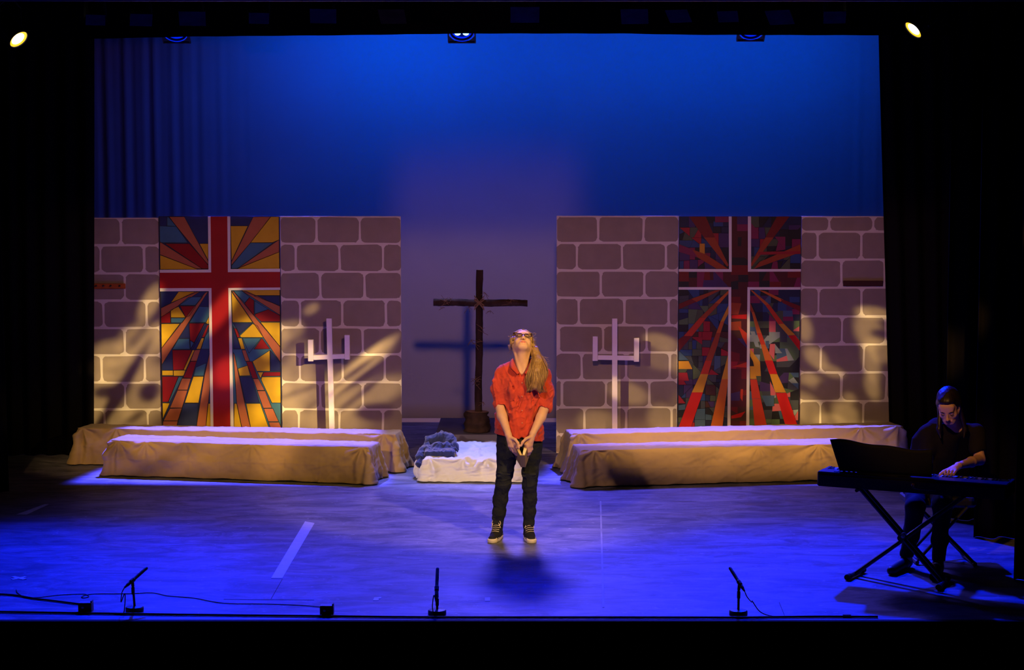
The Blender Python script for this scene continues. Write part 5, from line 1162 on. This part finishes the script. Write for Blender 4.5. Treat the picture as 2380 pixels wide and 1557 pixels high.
# sneakers
def sneaker(ank, toe, yaw_fix=0):
    """high-top canvas shoe from the ankle to the toe, both world points"""
    A = Vector(ank); T = Vector(toe); d = Vector((T.x - A.x, T.y - A.y, 0)); L = d.length; d.normalize(); n = Vector((-d.y, d.x, 0)); B = Vector((A.x, A.y, 0))
    def S(f, s, z): return np.array(B + d * f + n * s + Vector((0, 0, z)))
    t = thing('sneaker', None, None, B); [t.__delitem__(k_) for k_ in ('label', 'category') if k_ in t]
    RR = [[d.x, n.x, 0], [d.y, n.y, 0], [0, 0, 1]]
    lo = np.minimum(np.array(A), np.array(T)) - .13; hi = np.maximum(np.array(A), np.array(T)) + .13
    F = Field((lo[0], lo[1], -.004), (hi[0], hi[1], .18), .003)
    F.chain([S(-.02, 0, .035), S(.02, 0, .034), S(.08, 0, .032), S(L - .035, 0, .026)], [.032, .034, .036, .032], .02)
    F.chain([S(-.01, 0, .05), S(.0, 0, .10), S(.004, 0, .155)], [.034, .036, .040], .02); F.chain([S(.0, 0, .11), S(.045, 0, .070), S(.10, 0, .040)], [.032, .030, .028], .02)
    F.half((0, 0, -1), -.014); F.half((0, 0, 1), .150)
    up = F.mesh('canvas_upper', CANVAS, None)
    F = Field((lo[0], lo[1], -.004), (hi[0], hi[1], .08), .003)
    F.chain([S(-.025, 0, .02), S(.03, 0, .02), S(.10, 0, .02), S(L - .038, 0, .02)], [.037, .036, .042, .040], .02); F.half((0, 0, 1), .030); F.half((0, 0, -1), -.001)
    so = F.mesh('sole', SOLE, None)
    F = Field((lo[0], lo[1], -.004), (hi[0], hi[1], .08), .003); F.ell(S(L - .040, 0, .022), [.040, .037, .027], RR, .01); F.half((0, 0, -1), -.028); F.half(tuple(-d), -float(d.dot(Vector(S(L - .062, 0, 0)))))
    cap = F.mesh('toe_cap', SOLE, None)
    m = MB(); zz = []
    for k in range(7):
        f0 = .092 - k * .0135; z0 = .066 + k * .0125 + (.012 if k > 3 else 0) * (k - 3) * .5
        m.tube(bez([Vector(S(f0 - .004, -.030, z0 - .006)), Vector(S(f0 + .010, -.014, z0 + .006)), Vector(S(f0 + .014, .004, z0 + .010)), Vector(S(f0 + .000, .030, z0 + .004))], 3), .0046, 6, flat=.6)
    for sd in (-1, 1):
        p0 = Vector(S(.030, 0, .148)); m.tube(bez([p0, p0 + n * sd * .02 + Vector((0, 0, .004)) + d * .02, p0 + n * sd * .034 + Vector((0, 0, -.022)) + d * .02, p0 + n * sd * .020 + Vector((0, 0, -.036)) + d * .025, p0], 5), .0026, 6)
        m.tube(bez([p0, p0 + n * sd * .02 + d * .025 - Vector((0, 0, .02)), p0 + n * sd * .036 + d * .03 - Vector((0, 0, .055))], 5), .0026, 6)
    la = m.build('laces', LACE); m = MB()
    for sd in (-1, 1): m.tube([Vector(S(f_, sd * .0378, .030)) for f_ in (-.03, .03)] + [Vector(S(.10, sd * .043, .029)), Vector(S(L - .03, sd * .036, .028))], .0022, 5)
    st_ = m.build('sole_stripe', CANVAS)
    for o in (up, so, cap, la, st_): o.parent = t; o.matrix_parent_inverse = Matrix.Translation(-B)
    t.parent = woman; t.matrix_parent_inverse = Matrix.Translation(-Vector(woman.location))
g1 = on_floor(1142, 1262); g2 = on_floor(1234, 1258)
a1 = W(1157, 1222, .045); a2 = W(1228, 1222, .04)
sneaker((a1[0], a1[1], 0), (g1.x, a1[1] - .205, 0)); sneaker((a2[0], a2[1], 0), (g2.x + .008, a2[1] - .205, 0))

# the book, opened in a narrow V with the spine down
PAGE = mat('yellowed_pages', (.80, .62, .28, 1), .8, .2, bump=.5, bscale=60, stretch=(30, 1, 1)); COVER = mat('tan_cover', (.34, .24, .10, 1), .6, .3); PAGEL = mat('cream_pages', (.82, .74, .55, 1), .8, .2)
bk = thing('book', 'thick tan paperback half open, spine down, held in both hands', 'book', tuple(W(1217, 1083, -.23)))
A_ = Vector(W(1214, 1058, -.275)); sv = Vector((.006, .088, -.098))
for sg, far, th, mt in ((-1, (1203, 1032, -.185), .030, PAGE), (1, (1219, 1029, -.185), .034, PAGEL)):
    av = Vector(W(*far)) - A_; tv = Vector((sg * th, .006, -.004)); av2 = av * 1.0
    def Q(a, t, s_): return A_ + av2 * a + tv * t * (.55 + .45 * a) + sv * s_
    def hexa(a0, a1, t0, t1, s0, s1):
        m = MB(); vs = [Q(a, t, s_) for a in (a0, a1) for t in (t0, t1) for s_ in (s0, s1)]
        m.add(vs, [(0, 1, 3, 2), (4, 6, 7, 5), (0, 4, 5, 1), (2, 3, 7, 6), (0, 2, 6, 4), (1, 5, 7, 3)]); return m
    hexa(.03, .98, .03, .93, .01, .98).build('page_block', mt, bk)
    hexa(0, 1.02, .93, 1.03, -.02, 1.02).build('cover', COVER, bk)
    hexa(-.03, .03, 0, 1.03, -.02, 1.02).build('spine', COVER, bk)
# ------------------------------------------------------------------ keyboard on its stand
PLAST = mat('keyboard_black', (.016, .015, .018, 1), .32, .5); PLBK = mat('keyboard_back_dark', (.020, .012, .010, 1), .6, .3)
IVORY = mat('white_key', (.72, .66, .55, 1), .35, .5); EBONY = mat('black_key', (.01, .01, .01, 1), .3, .5)
KH = .725; K0 = Vector((2.10, 11.35, KH)); ud = Vector((.898, -.440, 0)); nd = Vector((.440, .898, 0)); KR = Matrix([[ud.x, nd.x, 0], [ud.y, nd.y, 0], [0, 0, 1]])
def KP(a, b, z=0): return K0 + ud * a + nd * b + Vector((0, 0, z))
kb = thing('electronic_keyboard', 'long black electronic keyboard on an X stand, in front of the pianist', 'keyboard', KP(.63, .15, -.12))
KL = 1.27
m = MB(); m.box(KP(KL / 2, .07, -.050), (KL / 2, .07, .048), rot=KR, bev=.006); m.box(KP(KL / 2, .155, -.085), (KL / 2, .155, .015), rot=KR, bev=.004); m.build('body', PLAST, kb)
m = MB(); m.box(KP(KL / 2, -.004, -.062), (KL / 2 - .01, .004, .040), rot=KR, bev=.002); m.build('back_panel', PLBK, kb)
for a in (.012, KL - .012): m = MB(); m.box(KP(a, .22, -.048), (.014, .085, .040), rot=KR, bev=.004); m.build('cheek', PLAST, kb)
m = MB(); m.box(KP(.33, .05, .0005), (.22, .028, .002), rot=KR, bev=.001); m.build('control_panel', mat('panel_grey', (.05, .05, .055, 1), .4, .4), kb)
m = MB()
for k in range(12): m.box(KP(.14 + k * .034, .05, .004), (.008, .006, .003), rot=KR)
tag(m.build('panel_buttons', mat('pale_buttons', (.35, .35, .36, 1), .5, .4), kb), kind='stuff')
nw = 52; kw = (KL - .06) / nw; wm = MB(); wm.box((0, 0, 0), (kw / 2 - .0006, .072, .009), rot=KR, bev=.0015); bm = MB(); bm.box((0, 0, 0), (.0050, .046, .007), rot=KR, bev=.002)
wk = wm.build('white_key', IVORY); bkk = bm.build('black_key', EBONY)
def keycopy(o, p, first):
    c = o if first else o.copy()
    if not first: C.objects.link(c)
    c.parent = kb; c.matrix_parent_inverse = Matrix.Translation(-Vector(kb.location)); c.location = p
for i in range(nw): keycopy(wk, KP(.03 + kw * (i + .5), .222, -.022), i == 0)
j = 0
for i in range(nw - 1):
    if (i + 5) % 7 in (2, 6): continue
    keycopy(bkk, KP(.03 + kw * (i + 1), .196, -.006), j == 0); j += 1
m = MB(); c0 = KP(.66, -.012, -.045); m.lathe([(0, 0), (.011, .001), (.012, .008), (.006, .012), (0, .012)], c0, -nd, 14); m.build('jack_plug', mat('warm_plug', (.6, .35, .15, 1), .3, .5), kb)
m = MB(); m.tube(bez([c0 - nd * .012, c0 - nd * .05 + Vector((.01, 0, -.01)), c0 - nd * .04 + ud * .06 + Vector((0, 0, -.02)), c0 - nd * .014 + ud * .16 + Vector((0, 0, -.025))], 6), .003, 6); m.build('audio_lead', mat('lead_grey', (.12, .09, .07, 1), .5, .4), kb)
# music rest and folder
m = MB(); m.box(KP(.45, .055, .055), (.17, .003, .055), rot=KR); m.box(KP(.45, .040, .006), (.18, .018, .004), rot=KR); m.build('music_rest', PLAST, kb)
fo = MB(); n_ = 36; vs = []; FA0, FA1 = .145, .77
for r_ in range(9):
    v = r_ / 8
    for i in range(n_ + 1):
        u = i / n_; a = (FA0 + .0) * (1 - u) + FA1 * u - .075 * v * (1 - u) ; b = .052 - .10 * 0 + v * .012 + .018 * math.cos(u * math.pi * 2) * .6 - .02 * abs(u - .5)
        z = .006 + v * (.205 - .016 * u + .010 * math.sin(u * 5.5 + .6) + .006 * math.sin(u * 13)); vs.append(KP(a, b - .012, z))
fs = [(r_ * (n_ + 1) + i, r_ * (n_ + 1) + i + 1, (r_ + 1) * (n_ + 1) + i + 1, (r_ + 1) * (n_ + 1) + i) for r_ in range(8) for i in range(n_)]
fo.add(vs, fs); o = fo.build('music_folder', mat('folder_black', (.0035, .0035, .0045, 1), .7, .15), smooth=True); md = o.modifiers.new('t', 'SOLIDIFY'); md.thickness = .006; tag(o, 'wide open black music folder standing on the keyboard', 'folder')
# X stand
st = thing('keyboard_stand', 'black double X-shaped stand under the keyboard', 'stand', on_floor(2100, 1345))
BL = on_floor(1988, 1340); BL.z = .022; BR = on_floor(2192, 1362); BR.z = .022; TL = KP(.28, .1, -.112); TR_ = KP(.98, .1, -.112)
for dn, nm in ((-.03, 0), (.05, 1)):
    o1 = nd * dn
    m = MB(); m.tube([BL + o1, TR_ + o1], .0145, 8); m.build('bar', METAL, st)
    m = MB(); m.tube([TL + o1, BR + o1 ], .0145, 8); m.build('bar', METAL, st)
piv = (BL + TR_) / 2 + (TL + BR - BL - TR_) / 4
m = MB(); m.lathe([(0, -.08), (.022, -.08), (.022, .03), (0, .03)], at_y(2099, 1246, piv.y - .03), nd, 14); m.build('pivot', METAL, st)
m = MB(); m.lathe([(0, 0), (.013, .002), (.013, .010), (0, .012)], at_y(2099, 1246, piv.y - .115), -nd, 12); m.build('pivot_bolt', mat('bright_bolt', (.6, .5, .35, 1), .3, .5, .6), st)
for c_, nm in ((BL, 0), (BR, 1)):
    g_ = on_floor(1972, 1347) - on_floor(2028, 1320); g_ = Vector((g_.x, g_.y, 0)).normalized() if nm == 0 else -nd
    m = MB(); m.tube([c_ - g_ * .13, c_ + g_ * .13], .0165, 10); m.build('foot_bar', METAL, st)
    for s_ in (-1, 1): m = MB(); m.tube([c_ + g_ * .10 * s_, c_ + g_ * .15 * s_], .0205, 12); m.build('rubber_foot', RUBBER, st)
for tp_ in (TL, TR_): m = MB(); m.tube([tp_ - nd * .12, tp_ + nd * .16], .012, 8); m.build('support_arm', METAL, st)
# stool
sto = thing('stool', 'black X-legged stool the pianist sits on', 'stool', on_floor(2195, 1320))
sc_ = Vector((0, 12.0, 0)); SL = on_floor(2128, 1310); SR = on_floor(2262, 1313); SL.z = SR.z = .018; dy_ = Vector((0, .13, 0))
stx = (SL.x + SR.x) / 2
for k in (-1, 1):
    o1 = Vector((0, .20 + .12 * k, 0)); m = MB(); m.tube([SR + o1 - Vector((0, .1, 0)), Vector((SL.x + .03, SL.y, .40)) + o1], .012, 8); m.build('leg', METAL, sto); m = MB(); m.tube([SL + o1 - Vector((0, .1, 0)), Vector((SR.x - .03, SR.y, .40)) + o1], .012, 8); m.build('leg', METAL, sto)
for c_ in (SL, SR): m = MB(); m.tube([c_ + Vector((0, -.05, 0)), c_ + Vector((0, .29, 0))], .0145, 8); m.build('foot_bar', METAL, sto)
m = MB(); m.box((stx, SL.y + .20, .43), (.24, .17, .035), bev=.02); m.build('padded_seat', mat('stool_vinyl', (.012, .012, .014, 1), .5, .4), sto)

# ------------------------------------------------------------------ the pianist
TEE = mat('black_tee', (.016, .013, .012, 1), .9, .1, bump=.2, bscale=100); TROU = mat('black_trousers', (.010, .010, .014, 1), .85, .15); DHAIR = mat('dark_hair', (.016, .007, .004, 1), .45, .45, var=.4, vscale=30); SHOEB = mat('black_shoe', (.012, .011, .012, 1), .5, .35)
SKIN2 = mat('pianist_skin', (.74, .43, .28, 1), .5, .3); LIPS2 = mat('lips_dark', (.45, .12, .11, 1), .4, .4)  # one even skin tone for the pianist
pi_ = thing('person', 'seated woman in black looking down, playing the keyboard at right', 'person', (at_y(2205, 1100, 11.8).x, 11.75, 0))
Q_ = lambda px, py, Y: np.array(at_y(px, py, Y))
H2, HR2, (ax, af, au) = head_frame(Q_(2205, 944, 11.66), math.radians(-34), math.radians(-24), math.radians(-4))
hand_c = KP(.86, .215, .012)
F = Field((2.55, 11.10, .0), (3.42, 12.40, 1.30), .0055)
sculpt_head(F, H2, HR2, 1.0)
F.cap(Q_(2216, 990, 11.80), H2(0, -.03, -.04), .055, .05, .03)
F.loft(sorted([(z, x, y, rx, ry) for (z, x, y, rx, ry) in [(.46, 3.02, 12.0, .16, .14), (.60, 3.02, 11.97, .13, .10), (.75, 3.03, 11.90, .135, .10), (.90, 3.04, 11.84, .14, .08), (.98, 3.05, 11.81, .08, .05)]]), .03)
shL = Q_(2158, 1003, 11.80); shR = Q_(2268, 1005, 11.80); elR = Q_(2277, 1068, 11.72); wrR = np.array(hand_c + Vector((.075, .085, .040))); elL = Q_(2152, 1075, 11.78); wrL = np.array(KP(.55, .25, .055))
for sh, el, wr in ((shR, elR, wrR), (shL, elL, wrL)):
    F.cap([3.04, 11.82, .97], sh, .05, .045, .03); F.cap(sh, el, .043, .037, .02); md_ = el * .6 + wr * .4; F.cap(el, md_, .038, .035, .02); F.cap(md_, wr, .035, .023, .02)
def hand2(w, c, s):
    fwd_ = np.array(-nd * 1.0); rt = np.array(ud); kn = [c + rt * (.030 - .020 * i) * s + fwd_ * .0 + np.array([0, 0, .030]) for i in range(4)]
    hand(1, w, kn, [[k_ + fwd_ * .024 + rt * (.004 * (1.5 - i)) * s + [0, 0, .002], k_ + fwd_ * .042 + [0, 0, -.014], k_ + fwd_ * .046 + [0, 0, -.026]] for i, k_ in enumerate(kn)], [w * .6 + kn[3] * .4, c + rt * (-.048) * s + [0, 0, .020], c + rt * (-.062) * s + fwd_ * .02 + [0, 0, .008], c + rt * (-.066) * s + fwd_ * .034 + [0, 0, .001]])
hand2(wrR, np.array(KP(.86, .225, .0)), 1); hand2(wrL, np.array(KP(.52, .225, .0)), -1)
hipL = np.array([2.94, 11.98, .50]); hipR = np.array([3.10, 11.98, .50]); knL = Q_(2128, 1178, 11.50); knR = Q_(2190, 1175, 11.46); anL = Q_(2106, 1312, 11.56); anR = Q_(2180, 1330, 11.42)
for h_, k_, a_ in ((hipL, knL, anL), (hipR, knR, anR)): F.chain([h_, k_, a_], [.07, .05, .034], .03)
F.mesh('body', [SKIN2, LIPS2], pi_, pick=lips_pick(H2, HR2), smooth=2)
# closed lids look down: dark lash lines and brows
LASH = mat('lash_line', (.02, .01, .008, 1), .6, .2)
for s in (-1, 1):
    m = MB(); m.tube([Vector(H2(s * .018, .0925, .000)), Vector(H2(s * .031, .0965, -.005)), Vector(H2(s * .044, .0890, .000))], [.0012, .0022, .0014], 6); m.build('eyelashes', LASH, pi_)
    m = MB(); m.tube([Vector(H2(s * .014, .0970, .020)), Vector(H2(s * .030, .0970, .026)), Vector(H2(s * .046, .088, .021))], [.0026, .0030, .0015], 6); m.build('eyebrow', LASH, pi_)
F = Field((2.78, 11.45, .85), (3.32, 12.0, 1.30), .005)
F.ell(H2(0, -.024, .050), [.081, .096, .086], HR2, .02); F.ell(H2(0, .040, .086), [.058, .040, .030], HR2, .02); F.ell(H2(0, -.085, .01), [.06, .05, .08], HR2, .03)
F.ell(H2(0, .095, -.02), [.058, .05, .088], HR2, .01, 'sub')
for s in (-1, 1): F.chain([H2(s * .066, -.012, .02), H2(s * .070, -.035, -.055), Q_(2213 + s * 30, 998, 11.70), Q_(2213 + s * 27, 1018, 11.68)], [.022, .018, .016, .006], .02)
F.disp(lambda x, y, z: .0008 * np.sin(x * 380 + 2 * np.sin(z * 40)) + .002 * snoise(x * 100, y * 90, z * 30, 6))
F.mesh('hair', DHAIR, pi_)
F = Field((2.60, 11.50, .44), (3.42, 12.30, 1.04), .0055)
F.loft([(.45, 3.02, 12.0, .175, .15), (.60, 3.02, 11.97, .155, .125), (.75, 3.03, 11.90, .165, .125), (.88, 3.04, 11.85, .17, .105), (.955, 3.05, 11.82, .12, .075), (.995, 3.05, 11.80, .065, .05)], .03)
for sh, el in ((shR, elR), (shL, elL)):
    q_ = sh * .42 + el * .58; F.cap([3.04, 11.83, .965], sh, .055, .056, .03); F.cap(sh, q_, .056, .062, .02)
    d_ = (el - sh) / np.linalg.norm(el - sh); F.half((0, 0, -1), -.44); F.cap(q_ + d_ * .075, q_ + d_ * .11, .066, .07, .004, 'sub')
F.disp(lambda x, y, z: .005 * snoise(x * 32, y * 22, z * 24, 22)); F.ell(H2(0, .03, -.13), [.06, .06, .06], None, .01, 'sub')
F.mesh('t_shirt', TEE, pi_)
F = Field((2.50, 11.25, .05), (3.36, 12.30, .66), .006)
F.ell([3.02, 11.99, .54], [.185, .155, .09], None, .03)
for h_, k_, a_ in ((hipL, knL, anL), (hipR, knR, anR)): F.chain([h_, k_, (k_ + a_) / 2, a_ + [0, 0, .04]], [.088, .066, .056, .046], .03)
F.disp(lambda x, y, z: .004 * snoise(x * 40, y * 36, z * 40, 32)); F.half((0, 0, -1), -.085)
F.mesh('trousers', TROU, pi_)
for an, toe in ((anL, on_floor(2068, 1338)), (anR, on_floor(2168, 1362))):
    d_ = np.array([toe.x - an[0], toe.y - an[1], 0]); L_ = np.linalg.norm(d_); d_ /= L_; L_ = max(L_, .17); b_ = np.array([an[0], an[1], 0])
    F = Field(np.array([an[0], an[1], .06]) - [.28, .28, .08], np.array([an[0], an[1], .06]) + [.28, .28, .10], .0045)
    F.chain([b_ - d_ * .03 + [0, 0, .04], b_ + d_ * .06 + [0, 0, .038], b_ + d_ * (L_ - .03) + [0, 0, .030]], [.036, .038, .032], .02); F.cap(b_ + [0, 0, .04], b_ + [0, 0, .10], .036, .038, .02); F.half((0, 0, -1), -.004); F.half((0, 0, 1), .115)
    F.mesh('shoe', SHOEB, pi_)
